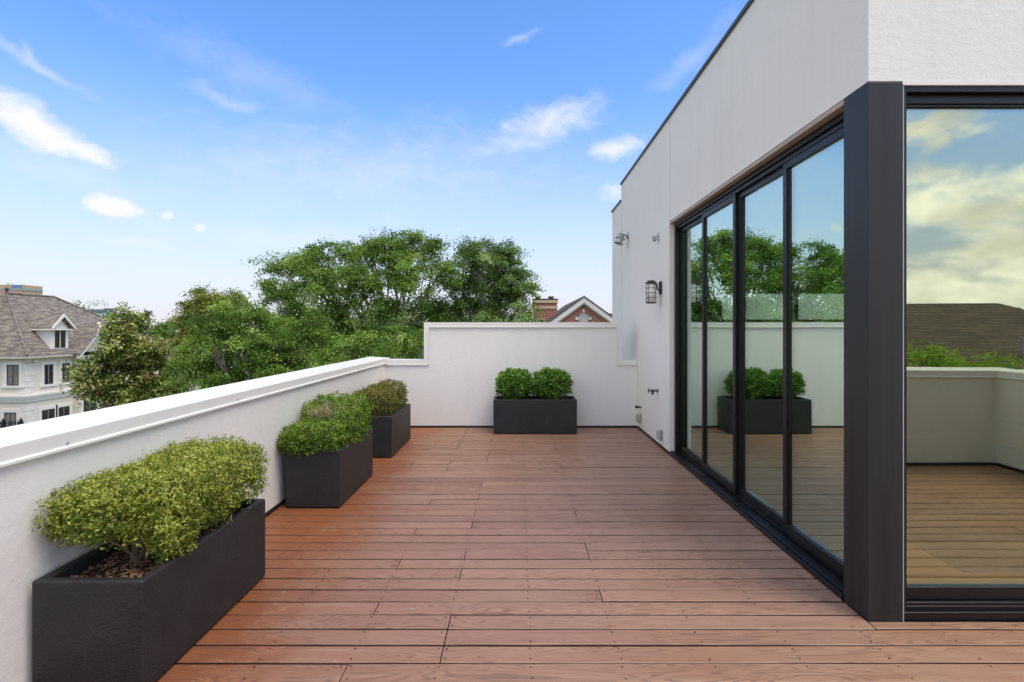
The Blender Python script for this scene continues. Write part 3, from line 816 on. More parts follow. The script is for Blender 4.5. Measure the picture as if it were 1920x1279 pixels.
tree('elm_tree', 'tallest broad green tree in the middle of the photo, behind the low left parapet', 'tree', (-5.6, 22.6, GZ),
     px_lobes([(593, 478, 42), (640, 470, 24), (560, 495, 34), (517, 506, 26), (498, 535, 22), (735, 462, 40), (690, 468, 38), (780, 458, 34), (820, 452, 24), (655, 500, 42),
               (600, 530, 48), (530, 555, 42), (680, 530, 48), (760, 515, 46), (825, 510, 40), (720, 575, 42), (640, 590, 48), (560, 600, 48), (800, 575, 44),
               (745, 500, 36), (620, 650, 55), (720, 650, 55), (790, 640, 50)], 22, 1.6, .8, 1),
     M['leaf_elm'], .135, 390, 31, 'leafy trees beyond the parapet', spread=.29, per=120, trunk_r=.2)
tree('elm_tree', 'rounded green tree right of the tallest tree, beside the brick chimney', 'tree', (-1.4, 24, GZ),
     px_lobes([(922, 468, 30), (893, 482, 34), (868, 475, 24), (955, 478, 30), (980, 510, 24), (930, 510, 46), (880, 530, 44), (970, 545, 34), (920, 565, 50), (860, 585, 44), (978, 585, 26), (930, 620, 55), (995, 535, 14), (985, 600, 18)], 23.5, 1.4, .85, 2),
     M['leaf_elm2'], .13, 430, 32, 'leafy trees beyond the parapet', spread=.27, per=120, trunk_r=.18)
tree('elm_tree', 'spreading bright green tree nearest beyond the left parapet, left of the tallest tree', 'tree', (-8.2, 18, GZ),
     px_lobes([(418, 590, 32), (460, 585, 34), (505, 598, 36), (395, 625, 36), (445, 630, 42), (500, 645, 44), (555, 630, 44), (380, 675, 34), (430, 690, 46), (490, 700, 46), (550, 690, 44), (605, 650, 42), (625, 690, 40), (590, 610, 34), (370, 705, 30), (410, 655, 38), (465, 665, 42), (350, 690, 28), (520, 690, 44), (400, 720, 36), (450, 725, 40), (360, 640, 22)], 17.5, 1.4, .8, 3),
     M['leaf_elm'], .115, 560, 33, 'leafy trees beyond the parapet', spread=.24, per=110, trunk_r=.15)
tree('young_tree', 'olive yellow tree at the left end of the row of green trees', 'tree', (-15.2, 26, GZ),
     px_lobes([(378, 568, 24), (352, 575, 16), (405, 565, 26), (345, 600, 18), (385, 600, 34), (365, 630, 32), (420, 600, 28), (360, 665, 30), (398, 640, 34), (345, 640, 16), (440, 560, 20), (372, 548, 14), (420, 580, 24), (350, 620, 20)], 26, .8, .9, 4),
     M['leaf_yellow'], .12, 640, 34, 'leafy trees beyond the parapet', spread=.25, per=90, trunk_r=.12)
tree('bushy_tree', 'low bright leafy tree just above the corner of the parapets', 'tree', (-3.9, 15.2, GZ),
     px_lobes([(700, 640, 32), (755, 632, 36), (655, 655, 32), (720, 675, 38), (775, 668, 36), (690, 690, 36), (800, 640, 30), (640, 690, 34)], 15, .9, .85, 5),
     M['leaf_elm'], .10, 480, 35, 'leafy trees beyond the parapet', spread=.21, per=100, trunk_r=.12)
tree('dark_tree', 'dense dark green tree filling the gap low behind the tallest tree', 'tree', (-4.2, 27.5, GZ),
     px_lobes([(600, 600, 50), (680, 605, 50), (760, 600, 50), (840, 600, 50), (920, 605, 50), (540, 640, 50), (960, 620, 40)], 27.5, 1, .7, 6),
     M['leaf_elm2'], .19, 160, 36, 'leafy trees beyond the parapet', spread=.5, per=36, trunk_r=.2)
tree('magnolia_tree', 'magnolia tree with glossy dark and yellow leaves and white blossoms before the pale house', 'tree', (-19.9, 27, GZ),
     px_lobes([(236, 604, 16), (256, 606, 15), (244, 598, 10), (220, 622, 18), (245, 645, 28), (212, 655, 18), (284, 655, 22), (180, 692, 20), (222, 690, 30), (272, 690, 30), (310, 692, 20), (150, 708, 13),
               (190, 722, 26), (245, 730, 32), (298, 728, 26), (328, 712, 16), (330, 690, 12), (318, 735, 18), (228, 762, 28), (280, 762, 28), (192, 668, 12), (165, 728, 14)], 27, 1.3, .85, 7, 1.06),
     M['leaf_magnolia'], .21, 300, 37, None, spread=.30, per=60, droop=.05, trunk_r=.14, flower=75, flat=.8)

def far_tree(px, top, w, Y, seed, label, mat='leaf_elm2'):
    k = w / 2.
    ls = px_lobes([(px, top + k * .7, k * .7), (px - k * .5, top + k * 1.1, k * .6), (px + k * .55, top + k * 1.15, k * .6), (px, top + k * 1.7, k * .9)], Y, Y * .01, .85, seed)
    x = at(px, top, Y)[0]
    tree('distant_tree', label, 'tree', (x, Y, GZ), ls, M[mat], Y * .007, 110 * (40. / Y) ** 1.6, seed, 'distant trees on the skyline', spread=Y * .011, per=30, trunk_r=.25, twig=False)
far_tree(148, 573, 26, 95, 41, 'dark distant tree showing over the slope of the taupe roof')
far_tree(243, 589, 30, 90, 42, 'distant dark tree just above the top of the magnolia')
far_tree(322, 597, 44, 80, 43, 'distant green tree between the palm and the row of green trees', 'leaf_elm')
far_tree(300, 605, 44, 84, 44, 'distant tree under the palm crown, behind the white chimney')
far_tree(342, 600, 34, 75, 45, 'distant tree behind the small white building')
far_tree(218, 584, 22, 110, 46, 'small distant tree at the right end of the blue office block')
far_tree(1010, 606, 60, 120, 47, 'far tree low behind the brick house')
far_tree(640, 605, 90, 110, 48, 'far tree seen in the gaps of the tallest tree')
far_tree(800, 606, 90, 110, 49, 'far tree low behind the right half of the tallest tree')
far_tree(480, 606, 90, 110, 50, 'far tree low behind the bright spreading tree')

def distant_wood():
    r = np.random.default_rng(77); n = 26000
    a = r.uniform(0, 2 * math.pi, n); d = r.uniform(230, 420, n)
    lump = 2.6 * np.sin(a * 37) * np.sin(a * 23 + 1) + 1.3 * np.sin(a * 91 + d * .05)
    h = np.clip(6.2 + lump, 2.5, 9.5) * r.random(n) ** .6
    c = np.stack([np.sin(a) * d, np.cos(a) * d, GZ + h], 1)
    nr = np.stack([-np.sin(a), -np.cos(a), np.full(n, .7)], 1) + r.normal(size=(n, 3)) * .5
    o = leaf_cloud('distant_wood', c, nr, 4.2, 3.2, M['leaf_elm2'], None, np.clip(.4 + .12 * np.sin(a * 50) + r.normal(size=n) * .12, 0, 1), 77)
    tag(o, 'low band of far off woodland along the horizon', 'woodland', None, 'stuff')
distant_wood()
for k, (x, y, h, w, lab) in enumerate([(-44, 30, 5.5, 3.6, 'broad tree left of the pale stone house, out past the left edge of the photo'), (-30, 14, 4.5, 3.0, 'leafy street tree beyond the left parapet, out past the left edge of the photo'),
                              (-52, 60, 7, 4.6, 'tall tree behind the pale stone house, out past the left edge of the photo')]):
    tree('street_tree', lab, 'tree', (x, y, GZ), [(x, y, GZ + h + w * .4, w * .8, w * .8, w * .6), (x - w * .6, y + .5, GZ + h - .4, w * .6, w * .6, w * .5), (x + w * .6, y - .5, GZ + h - .2, w * .6, w * .6, w * .5), (x, y - w * .5, GZ + h - 1, w * .6, w * .6, w * .5)],
         M['leaf_elm'], .22, 90, 90 + k, 'trees out past the left edge', spread=.5, per=60, trunk_r=.2)

def palm():
    Y = 82; x, _, z = at(277, 590, Y)
    t = thing('palm_tree', 'small distant palm rising over the magnolia', 'tree', (x, Y, GZ))
    MB().tube([(x, Y, GZ), (x + .1, Y, z)], [.28, .2], 8).build('trunk', M['trunk'], t)
    r = np.random.default_rng(5); C = []; Nn = []
    for k in range(34):
        a = r.uniform(0, 6.28); e = r.uniform(-.5, 1.3); l = r.uniform(.9, 1.25)
        for s in np.linspace(.2, 1, 9):
            C.append((x + math.cos(a) * math.cos(e) * l * s, Y + math.sin(a) * math.cos(e) * l * s, z + math.sin(e) * l * s - .45 * s * s)); Nn.append((math.sin(a), -math.cos(a), .6))
    leaf_cloud('crown', np.array(C), np.array(Nn) + r.normal(size=(len(C), 3)) * .5, .5, .1, M['leaf_palm'], t, r.random(len(C)), 5)
palm()

# ---------------------------------------------------------------- house on the left
def window_x(t, X, y0, y1, z0, z1, glass, trim=True, mull=1):
    """window in a wall facing +x"""
    f = MB()
    if trim:
        f.box(X + .001, X + .06, y0 - .22, y1 + .22, z1, z1 + .22); f.box(X + .001, X + .10, y0 - .30, y1 + .30, z0 - .16, z0)
        f.box(X + .001, X + .05, y0 - .22, y0, z0, z1); f.box(X + .001, X + .05, y1, y1 + .22, z0, z1)
    w = f.build('window', M['house_trim'], t)
    g = MB(); g.box(X + .002, X + .02, y0 + .05, y1 - .05, z0 + .05, z1 - .05); g.build('pane', glass, w)
    k = MB(); k.box(X + .002, X + .04, y0, y0 + .05, z0, z1); k.box(X + .002, X + .04, y1 - .05, y1, z0, z1); k.box(X + .002, X + .04, y0 + .05, y1 - .05, z0, z0 + .05); k.box(X + .002, X + .04, y0 + .05, y1 - .05, z1 - .05, z1)
    k.build('frame', M['win_frame'], w)
    l = MB(); yc = (y0 + y1) / 2; l.box(X + .0202, X + .034, yc - .02, yc + .02, z0 + .05, z1 - .05); l.build('mullion', M['galv'], w)
def window_y(t, Y, x0, x1, z0, z1, glass):
    f = MB()
    f.box(x0 - .24, x1 + .24, Y - .06, Y - .001, z1, z1 + .24); f.box(x0 - .32, x1 + .32, Y - .10, Y - .001, z0 - .16, z0)
    f.box(x0 - .24, x0, Y - .05, Y - .001, z0, z1); f.box(x1, x1 + .24, Y - .05, Y - .001, z0, z1)
    w = f.build('window', M['house_trim'], t)
    g = MB(); g.box(x0 + .06, x1 - .06, Y - .02, Y - .002, z0 + .06, z1 - .06); g.build('pane', glass, w)
    k = MB(); xc = (x0 + x1) / 2
    k.box(x0, x0 + .06, Y - .04, Y - .002, z0, z1); k.box(x1 - .06, x1, Y - .04, Y - .002, z0, z1); k.box(x0 + .06, x1 - .06, Y - .04, Y - .002, z0, z0 + .06); k.box(x0 + .06, x1 - .06, Y - .04, Y - .002, z1 - .06, z1)
    k.box(xc - .03, xc + .03, Y - .034, Y - .0205, z0 + .06, z1 - .06)
    k.build('frame', M['win_frame'], w)

def stone_house():
    HX, HY = -33.2, 36.0
    t = thing('stone_house', 'large pale stone house with taupe shingle roof and a dormer at the left edge', 'house', (HX - 6, HY + 7, GZ))
    ze = -.42
    mb = MB(); mb.box(HX - 16, HX, HY, HY + 13, GZ, ze); 
    mb.build('wall', M['house_wall'], t)
    # projecting gabled wing further back on the side
    wg = MB(); y0, y1, yp, zr = 39.75, 43.1, 41.4, 1.50
    wg.prism([(y0, GZ), (y1, GZ), (y1, ze), (yp, zr), (y0, ze)], 'x', HX + .002, HX + .45); wg.build('gable_wing', M['house_wall'], t)
    rk = MB()
    for (ya, yb) in ((y0 - .5, yp), (y1 + .5, yp)):
        rk.prism([(ya, ze - .22), (yb, zr + .02), (yb, zr + .36), (ya, ze + .12)], 'x', HX + .70, HX + .95)
    rk.build('rake_board', M['house_trim'], t)
    wr = MB()
    for (ya, yb) in ((y0 - .55, yp), (y1 + .55, yp)):
        wr.face([(HX + 1.0, ya, ze + .13), (HX + 1.0, yb, zr + .38), (HX - 3.4, yb, zr + .38), (HX - 3.4, ya, ze + .13)])
        wr.face([(HX + 1.0, ya, ze + .05), (HX + 1.0, yb, zr + .30), (HX - 3.4, yb, zr + .30), (HX - 3.4, ya, ze + .05)])
    wr.build('wing_roof', M['shingle'], t)
    # cornice band between storeys, wrapping the corner
    zb = -3.05
    b = MB()
    for (dz, h, o) in ((0, .14, .22), (-.16, .15, .15), (-.33, .16, .09)):
        b.box(HX - 16, HX + o, HY - o, HY - .001, zb + dz, zb + dz + h); b.box(HX + .001, HX + o, HY + .0, 39.74, zb + dz, zb + dz + h)
    b.build('cornice', M['house_trim'], t)
    # quoins
    q = MB(); k = 0; z = GZ + .2
    while z < ze - .5:
        if abs(z + .2 - zb) > .45:
            a, c = ((.55, .32), (.32, .55))[k % 2]
            MB().box(HX - a, HX + .02, HY - .025, HY - .001, z, z + .34).box(HX + .001, HX + .025, HY - .001, HY + c, z, z + .34).build('quoin', M['house_trim'], t)
        z += .40; k += 1
    # eaves
    e = MB(); o = .45
    e.box(HX - 16, HX + o, HY - o, HY - o + .08, ze - .02, ze + .20); e.box(HX + o - .08, HX + o, HY - o + .08, HY + 13, ze - .02, ze + .20)
    e.box(HX - 16, HX + o - .08, HY - o + .08, HY + .0, ze - .02, ze + .02); e.box(HX + .0, HX + o - .08, HY + .0, HY + 13, ze - .02, ze + .02)
    e.build('fascia', M['fascia'], t)
    # main roof: ridge along y
    rx, r1, r2, rz = -36.55, 38.1, 41.9, 4.06
    E = HX + o + .04; S = HY - o - .04; N_ = HY + 14.5; zr0 = ze + .205
    Wx = 2 * rx - E
    f = MB()
    A, B_ = (rx, r1, rz), (rx, r2, rz)
    f.face([(E, S, zr0), (E, N_, zr0), B_, A]); f.face([(Wx - 6, S, zr0), (E, S, zr0), A, (rx - 6, r1, rz)])
    f.face([(E, N_, zr0), (Wx - 6, N_, zr0), (rx - 6, r2, rz), B_]); f.face([A, B_, (rx - 6, r2, rz), (rx - 6, r1, rz)])
    f.face([(Wx - 6, N_, zr0), (Wx - 6, S, zr0), (rx - 6, r1, rz), (rx - 6, r2, rz)])
    rf = f.build('roof', M['shingle'], t)
    cp = MB(); cp.tube([(E, S, zr0 + .02), (rx, r1, rz + .02), (rx, r2, rz + .02), (E, N_, zr0 + .02)], .09, 6); cp.build('ridge_cap', M['shingle'], rf)
    fn = MB(); fn.tube([(rx, r1, rz), (rx, r1, rz + .25)], [.10, .06], 8).lathe((rx, r1, rz + .25), (0, 0, 1), [(0, .03), (.05, .14), (.12, .14), (.2, .02)], 8); fn.build('finial', M['win_frame'], rf)
    # dormer facing +x
    dX = -33.02; d0, d1 = dX / -.877, dX / -.844
    zl0, zl1 = at(0, 655, d0)[2], at(0, 614, d0)[2]; zp = at(0, 590, (d0 + d1) / 2)[2]
    dm = MB(); dm.box(dX - 3.2, dX, d0, d1, zl0 - .1, zl1); dm.prism([(d0, zl1), (d1, zl1), ((d0 + d1) / 2, zp - .12)], 'x', dX - 3.4, dX - .02)
    D = dm.build('dormer', M['house_trim'], t)
    dr = MB(); ym = (d0 + d1) / 2; ov = .25
    for ya in (d0 - ov, d1 + ov):
        dr.prism([(ya, zl1 - .10), (ya, zl1 + .0), (ym, zp + .05), (ym, zp - .07)], 'x', dX - 5.2, dX + .30)
    dr.build('dormer_roof', M['shingle'], D)
    tb = MB()
    for ya in (d0 - ov, d1 + ov):
        tb.prism([(ya, zl1 - .16), (ya, zl1 + .01), (ym, zp + .06), (ym, zp - .16)], 'x', dX + .301, dX + .36)
    tb.box(dX - 3.3, dX + .30, d0 - ov - .05, d0 - .001, zl1 - .20, zl1 - .105); tb.box(dX + .001, dX + .30, d0, d1, zl1 - .20, zl1 - .105)
    tb.build('dormer_trim', M['house_trim'], D)
    p = MB(); p.box(dX + .002, dX + .03, d0 + .28, d1 - .28, zl0 + .1, zl1 - .22); P_ = p.build('dormer_window', M['glass_dark'], D)
    yc = (d0 + d1) / 2
    mm = MB(); mm.box(dX + .0302, dX + .045, yc - .03, yc + .03, zl0 + .1, zl1 - .22); mm.box(dX + .002, dX + .05, d0 + .2, d0 + .28, zl0 + .04, zl1 - .2); mm.box(dX + .002, dX + .05, d1 - .28, d1 - .2, zl0 + .04, zl1 - .2)
    mm.build('dormer_frame', M['house_trim'], D)
    # windows
    window_y(t, HY, -34.5, -33.68, -2.27, -.86, M['curtain_glass'])
    window_y(t, HY, -34.68, -33.85, -5.55, -4.08, M['curtain_glass'])
    window_y(t, HY, -37.6, -36.8, -2.27, -.86, M['curtain_glass'])
    for (a, c) in ((37.3, 38.02), (38.75, 39.42)): window_x(t, HX, a, c, -2.35, -.96, M['glass_dark'])
    for (a, c) in ((37.1, 38.15), (38.45, 39.4)): window_x(t, HX, a, c, -5.3, -4.12, M['glass_dark'])
    window_x(t, HX + .452, 40.1, 41.3, -5.2, -3.75, M['glass_dark'])
    window_x(t, HX + .452, 41.5, 42.3, -2.2, -.9, M['glass_dark'])
    MB().lathe((HX + .12, HY + .05, ze - .18), (.3, -.6, -1), [(0, .04), (.05, .09), (.14, .11)], 10).build('floodlight', M['house_trim'], t)
    MB().lathe((HX + .12, HY + .45, ze - .18), (.6, .2, -1), [(0, .04), (.05, .09), (.14, .11)], 10).build('floodlight', M['house_trim'], t)
stone_house()

def iron_fence():
    Y = 34.2
    t = thing('iron_fence', 'black spiked iron fence in front of the pale stone house', 'fence', (-33.5, Y, GZ))
    m = MB(); x = -38.
    while x < -31.9:
        m.box(x - .018, x + .018, Y - .018, Y + .018, GZ, -4.55); m.prism([(x - .05, -4.55), (x + .05, -4.55), (x, -4.33)], 'y', Y - .02, Y + .02); x += .19
    m.build('picket', M['iron'], t)['kind'] = 'stuff'
    r = MB()
    for z in (-6.8, -4.75): r.box(-38.05, -31.9, Y - .03, Y + .03, z, z + .05)
    r.build('rail', M['iron'], t)
    for x in (-33.02, -31.9): MB().box(x - .09, x + .09, Y - .09, Y + .09, GZ, -4.38).lathe((x, Y, -4.38), (0, 0, 1), [(0, .05), (.08, .12), (.2, .03)], 8).build('post', M['iron'], t)
    MB().box(-33.95, -33.55, Y - .2, Y + .2, GZ, -4.35).build('pier', M['iron'], t, bevel=.03)
iron_fence()

# ---------------------------------------------------------------- brick house behind the end wall
def brick_house():
    Y = 22.
    gx, gz = at(1094, 558, Y)[0], at(1094, 558, Y)[2]
    t = thing('brick_house', 'red brick house with a white gable and round vent behind the far wall', 'house', (gx, Y + 3, GZ))
    hw = 2.2; sl = (at(0, 558, Y)[2] - at(0, 604, Y)[2]) / ((1094 - 1032) / 1000 * Y) * .97
    zb = gz - hw * sl
    mb = MB(); mb.prism([(gx - hw + .1, GZ), (gx + hw - .1, GZ), (gx + hw - .1, zb - .1), (gx, gz - .22), (gx - hw + .1, zb - .1)], 'y', Y, Y + 8)
    mb.build('wall', M['brick'], t)
    rk = MB(); w = .21
    for s in (-1, 1):
        rk.prism([(gx, gz), (gx, gz - w), (gx + s * (hw + .2), zb - .2 * sl - w), (gx + s * (hw + .2), zb - .2 * sl)], 'y', Y - .25, Y - .15)
        rk.prism([(gx, gz - w - .001), (gx, gz - w - .06), (gx + s * (hw + .2), zb - .2 * sl - w - .06), (gx + s * (hw + .2), zb - .2 * sl - w - .001)], 'y', Y - .20, Y - .005)
    rk.build('rake_board', M['fascia_white'], t)
    rf = MB()
    for s in (-1, 1):
        rf.prism([(gx, gz + .005), (gx, gz + .06), (gx + s * (hw + .25), zb - .25 * sl + .06), (gx + s * (hw + .25), zb - .25 * sl + .005)], 'y', Y - .28, Y + 9)
    rf.build('gable_roof', M['shingle_grey2'], t)
    # round louvred vent with a brick surround and pale keystones
    vx, vz, vr = gx, at(0, 597, Y)[2], .215
    v = MB().lathe((vx, Y - .002, vz), (0, -1, 0), [(0, vr), (.03, vr), (.031, vr - .02), (.015, vr - .03)], 28)
    V = v.build('vent', M['louver'], t)
    lv = MB()
    for k in range(7):
        z = vz - .15 + k * .05; hwd = math.sqrt(max(.0, (vr - .04) ** 2 - (z - vz) ** 2)); lv.prism([(Y - .040, z - .014), (Y - .032, z - .018), (Y - .018, z + .014), (Y - .026, z + .018)], 'x', vx - hwd, vx + hwd)
    lv.build('slat', M['louver'], V)
    for (dx, dz) in ((0, vr + .10), (vr + .06, 0), (-vr - .06, 0)): MB().box(vx + dx - .05, vx + dx + .05, Y - .04, Y - .001, vz + dz - .06, vz + dz + .06).build('keystone', M['house_trim'], t)
    for k in range(26):
        a0, a1 = 2 * math.pi * k / 26, 2 * math.pi * (k + .75) / 26
        if min(abs(math.sin(a0)), abs(math.cos(a0))) < .18 and math.sin(a0) > -.5: continue
        MB().prism([(vx + (vr + .005) * math.cos(a0), vz + (vr + .005) * math.sin(a0)), (vx + (vr + .1) * math.cos(a0), vz + (vr + .1) * math.sin(a0)), (vx + (vr + .1) * math.cos(a1), vz + (vr + .1) * math.sin(a1)), (vx + (vr + .005) * math.cos(a1), vz + (vr + .005) * math.sin(a1))], 'y', Y - .02, Y - .001).build('brick_surround', M['brick'], t)
    # main roof behind, ridge along x
    m = MB(); zR = at(0, 587, 26)[2]; ze = -.6
    m.face([(-1.2, 23.4, ze), (9, 23.4, ze), (9, 26.5, zR), (.9, 26.5, zR)]); m.face([(9, 29.6, ze), (-1.2, 29.6, ze), (.9, 26.5, zR), (9, 26.5, zR)]); m.face([(-1.2, 29.6, ze), (-1.2, 23.4, ze), (.9, 26.5, zR)])
    m.build('roof', M['shingle_grey2'], t)
    bw = MB(); bw.box(-1., 8.9, 23.6, 29.4, GZ, ze); bw.build('main_wall', M['brick'], t)
    # dormer-like cream frame peeping at the wall top, left of the gable
    d = MB(); dx0, dx1 = at(1004, 0, 23.2)[0], at(1021, 0, 23.2)[0]; z1 = at(0, 597, 23.2)[2]
    d.box(dx0 - .3, dx1, 23.15, 23.25, z1 - .06, z1); d.box(dx1 - .05, dx1, 23.15, 23.25, z1 - 1.2, z1 - .06); d.box(dx0 - .3, dx0 - .25, 23.15, 23.25, z1 - 1.2, z1 - .06)
    D = d.build('attic_window', M['cream'], t)
    pn = MB(); pn.box(dx0 - .25, dx1 - .05, 23.18, 24.6, z1 - 1.2, z1 - .061); pn.build('pane', M['glass_dark'], D)
    # chimney with two pale bands and pots
    cy = 25.; x0, x1 = at(1001, 0, cy)[0], at(1044.5, 0, cy)[0]; zt = at(0, 561.5, cy)[2]
    c = MB(); c.box(x0, x1, cy, cy + .9, -1.2, zt); ch = c.build('chimney', M['brick'], t)
    b = MB()
    for (a, e, o) in ((563, 568, .05), (574, 579, .03)): b.box(x0 - o, x1 + o, cy - o, cy + .9 + o, at(0, e, cy)[2], at(0, a, cy)[2])
    b.build('band', M['cream'], ch)
    cap = MB(); cap.box(x0 - .06, x1 + .06, cy - .06, cy + .96, zt, zt + .035); cap.build('chimney_cap', M['dark_coping'], ch)
    for px in (1009, 1034): 
        x = at(px, 0, cy)[0]
        MB().box(x - .11, x + .11, cy + .3, cy + .56, zt + .036, zt + .12).box(x - .14, x + .14, cy + .27, cy + .59, zt + .1201, zt + .16).build('chimney_pot', M['pot'], ch)
    vt = MB().tube([(gx + .45, Y + 2, gz - .6), (gx + .45, Y + 2, gz - .06)], .13, 12).lathe((gx + .45, Y + 2, gz - .15), (0, 0, 1), [(0, .16), (.06, .21), (.11, .19), (.15, .05)], 14)
    vt.build('roof_vent', M['slate'], t)
M['fascia_white'] = plain('gable_white_paint', (.70, .66, .58), .6, .02)
M['louver'] = plain('louver_paint', (.46, .46, .40), .6, .03)
M['shingle_grey2'] = brickish('weathered_shingle', (.105, .09, .082), (.075, .065, .06), (.05, .045, .04), .4, .14, .01, .9)
M['cream'] = plain('cream_stone', (.62, .48, .30), .7, .03)
M['pot'] = plain('chimney_pot_clay', (.13, .07, .05), .8, .1)
brick_house()

# ---------------------------------------------------------------- small buildings far left
def office_tan():
    Y = 300.
    t = thing('office_building', 'distant tan office block with a blue corner panel at the far left skyline', 'building', (-290, Y, GZ))
    X1 = at(41, 0, Y)[0]; z = lambda p: at(0, p, Y)[2]
    MB().box(X1 - 40, X1, Y, Y + 13, GZ, z(534)).build('wall', M['tan_panel'], t)
    MB().box(X1 - 41, X1 - .3, Y - .3, Y - .01, z(544.5), z(540)).box(X1 + .01, X1 + .3, Y - .3, Y + 13, z(544.5), z(540)).build('window_band', M['green_glass'], t)
    MB().box(X1 - 40, X1 - .2, Y - .25, Y - .01, z(556), z(545)).build('lower_panel', M['pink_panel'], t)
    MB().box(X1 - 5.2, X1 - .1, Y - .35, Y - .02, z(539.9), z(534.3)).build('blue_panel', M['blue_glass'], t)
    for px in (3.5, 7, 13, 35): MB().tube([(at(px, 0, Y)[0], Y + 3, z(534)), (at(px, 0, Y)[0], Y + 3, z(530 if px < 20 else 532.6))], .25, 6).build('antenna', M['galv'], t)
def office_blue():
    Y = 260.
    t = thing('office_building', 'distant low blue glass office block just right of the taupe roof', 'building', (-205, Y, GZ))
    z = lambda p: at(0, p, Y)[2]; x = lambda p: at(p, 0, Y)[0]
    MB().box(x(160), x(213), Y, Y + 5, GZ, z(584)).build('wall', M['blue_glass'], t)
    MB().box(x(159), x(214), Y - 1, Y + 6, z(583.9), z(580)).box(x(191), x(208), Y + 1, Y + 4, z(579.9), z(578)).build('roof', M['slate'], t)
    MB().box(x(170), x(217), Y - 8, Y - 1.1, GZ, z(588)).build('canopy', M['sky_glass'], t)
    MB().box(x(170) + .1, x(212.5), Y - 8.4, Y - 8.01, z(592.5), z(590.6)).build('window_band', M['blue_glass'], t)
office_tan(); office_blue()

def grey_roof_house():
    Y = 55.
    t = thing('small_house', 'small house with a grey hip roof half hidden between the magnolia and the green trees', 'house', (-36, Y + 3, GZ))
    x = lambda p: at(p, 0, Y)[0]; z = lambda p: at(0, p, Y)[2]
    a, b = x(285), x(380)
    MB().box(a, b, Y, Y + 9, GZ, z(657)).build('wall', M['house_trim'], t)
    f = MB(); e = z(656); r = z(626); xm = x(302)
    f.face([(a - .5, Y - .5, e), (b + .5, Y - .5, e), (x(330), Y + 4.5, r - .3), (xm, Y + 4.5, r)]); f.face([(b + .5, Y - .5, e), (b + .5, Y + 9.5, e), (x(330), Y + 4.5, r - .3)]); f.face([(a - .5, Y + 9.5, e), (a - .5, Y - .5, e), (xm, Y + 4.5, r)]); f.face([(b + .5, Y + 9.5, e), (a - .5, Y + 9.5, e), (xm, Y + 4.5, r), (x(330), Y + 4.5, r - .3)])
    f.build('roof', M['shingle_grey'], t)
    MB().box(a - .55, b + .55, Y - .58, Y - .5, e - .2, e + .02).build('fascia', M['house_trim'], t)
    Y2 = 64.; x2 = lambda p: at(p, 0, Y2)[0]; z2 = lambda p: at(0, p, Y2)[2]
    t = thing('white_building', 'small flat white building peeping out left of the olive yellow tree', 'building', (x2(338), Y2 + 2, GZ))
    MB().box(x2(330), x2(352), Y2, Y2 + 4, GZ, z2(622)).build('wall', M['house_trim'], t)
    MB().box(x2(330) - .1, x2(352) + .1, Y2 - .1, Y2 + 4.1, z2(622), z2(621)).build('coping', M['coping'], t)
    MB().box(x2(340), x2(343), Y2 - .03, Y2 - .002, z2(626), z2(623.4)).build('window', M['glass_dark'], t)
    t = thing('white_building', 'white chimney block beside the palm, seen over the magnolia', 'building', (x2(290), Y2 + 8, GZ))
    MB().box(x2(279), x2(288), Y2 + 7, Y2 + 9, GZ, z2(598)).build('chimney', M['house_trim'], t)
    MB().box(x2(281), x2(309), Y2 + 5, Y2 + 6.9, GZ, z2(609)).build('wall', M['house_trim'], t)
    MB().box(x2(279) - .15, x2(288) + .15, Y2 + 6.95, Y2 + 9.1, z2(598), z2(597)).build('chimney_cap', M['coping'], t)
grey_roof_house()

# ---------------------------------------------------------------- what the front window mirrors
def mirrored_side():
    t = thing('brown_roof_house', 'house with a broad brown shingle hip roof, reflected in the front window', 'house', (18, -14, GZ))
    MB().box(8, 28, -22, -9, GZ, -1.3).build('wall', M['house_wall'], t)
    f = MB(); z0, z1 = -1.35, 2.58
    a, b, c, d = (7.4, -8.4, z0), (28.6, -8.4, z0), (28.6, -22.6, z0), (7.4, -22.6, z0); p, q = (14.2, -15.5, z1), (19.4, -15.5, z1 + .05)
    f.face([b, a, p, q]); f.face([c, b, q]); f.face([d, c, q, p]); f.face([a, d, p]); f.build('roof', M['shingle_brown'], t)
    MB().tube([(17.2, -12, .4), (17.2, -12, 1.35)], .14, 10).build('roof_vent', M['galv'], t)
    tree('young_tree', 'bright lime green treetop before the brown roof in the front window reflection', 'tree', (10.2, -6, GZ),
         [(9.2, -6, .9, .55, .5, .45), (9.9, -6.2, .55, .6, .5, .4), (10.8, -6, .62, .6, .5, .4), (10.3, -6.4, .2, .9, .7, .5), (9.0, -5.8, .3, .7, .6, .5), (11.2, -6.1, .3, .6, .5, .5)], M['leaf_lime'], .12, 240, 61, None, spread=.28, per=26, trunk_r=.12)
    for k, (x, y, lab) in enumerate(((47., -52., 'broad far tree rising over the left end of the reflected brown roof'), (66., -56., 'far tree right of the reflected brown roof'), (34., -50, 'far tree at the left edge of the front window reflection'))):
        s = 1.
        tree('distant_tree', lab, 'tree', (x, y, GZ), [(x, y, 1.5, 6.5, 3, 2.6), (x - 4, y, .6, 4, 3, 2.4), (x + 4.2, y, .4, 4, 3, 2.2)], M['leaf_elm2'], .38, 14, 70 + k, 'far trees in the window reflection', spread=.7, per=30, trunk_r=.3, twig=False)
mirrored_side()

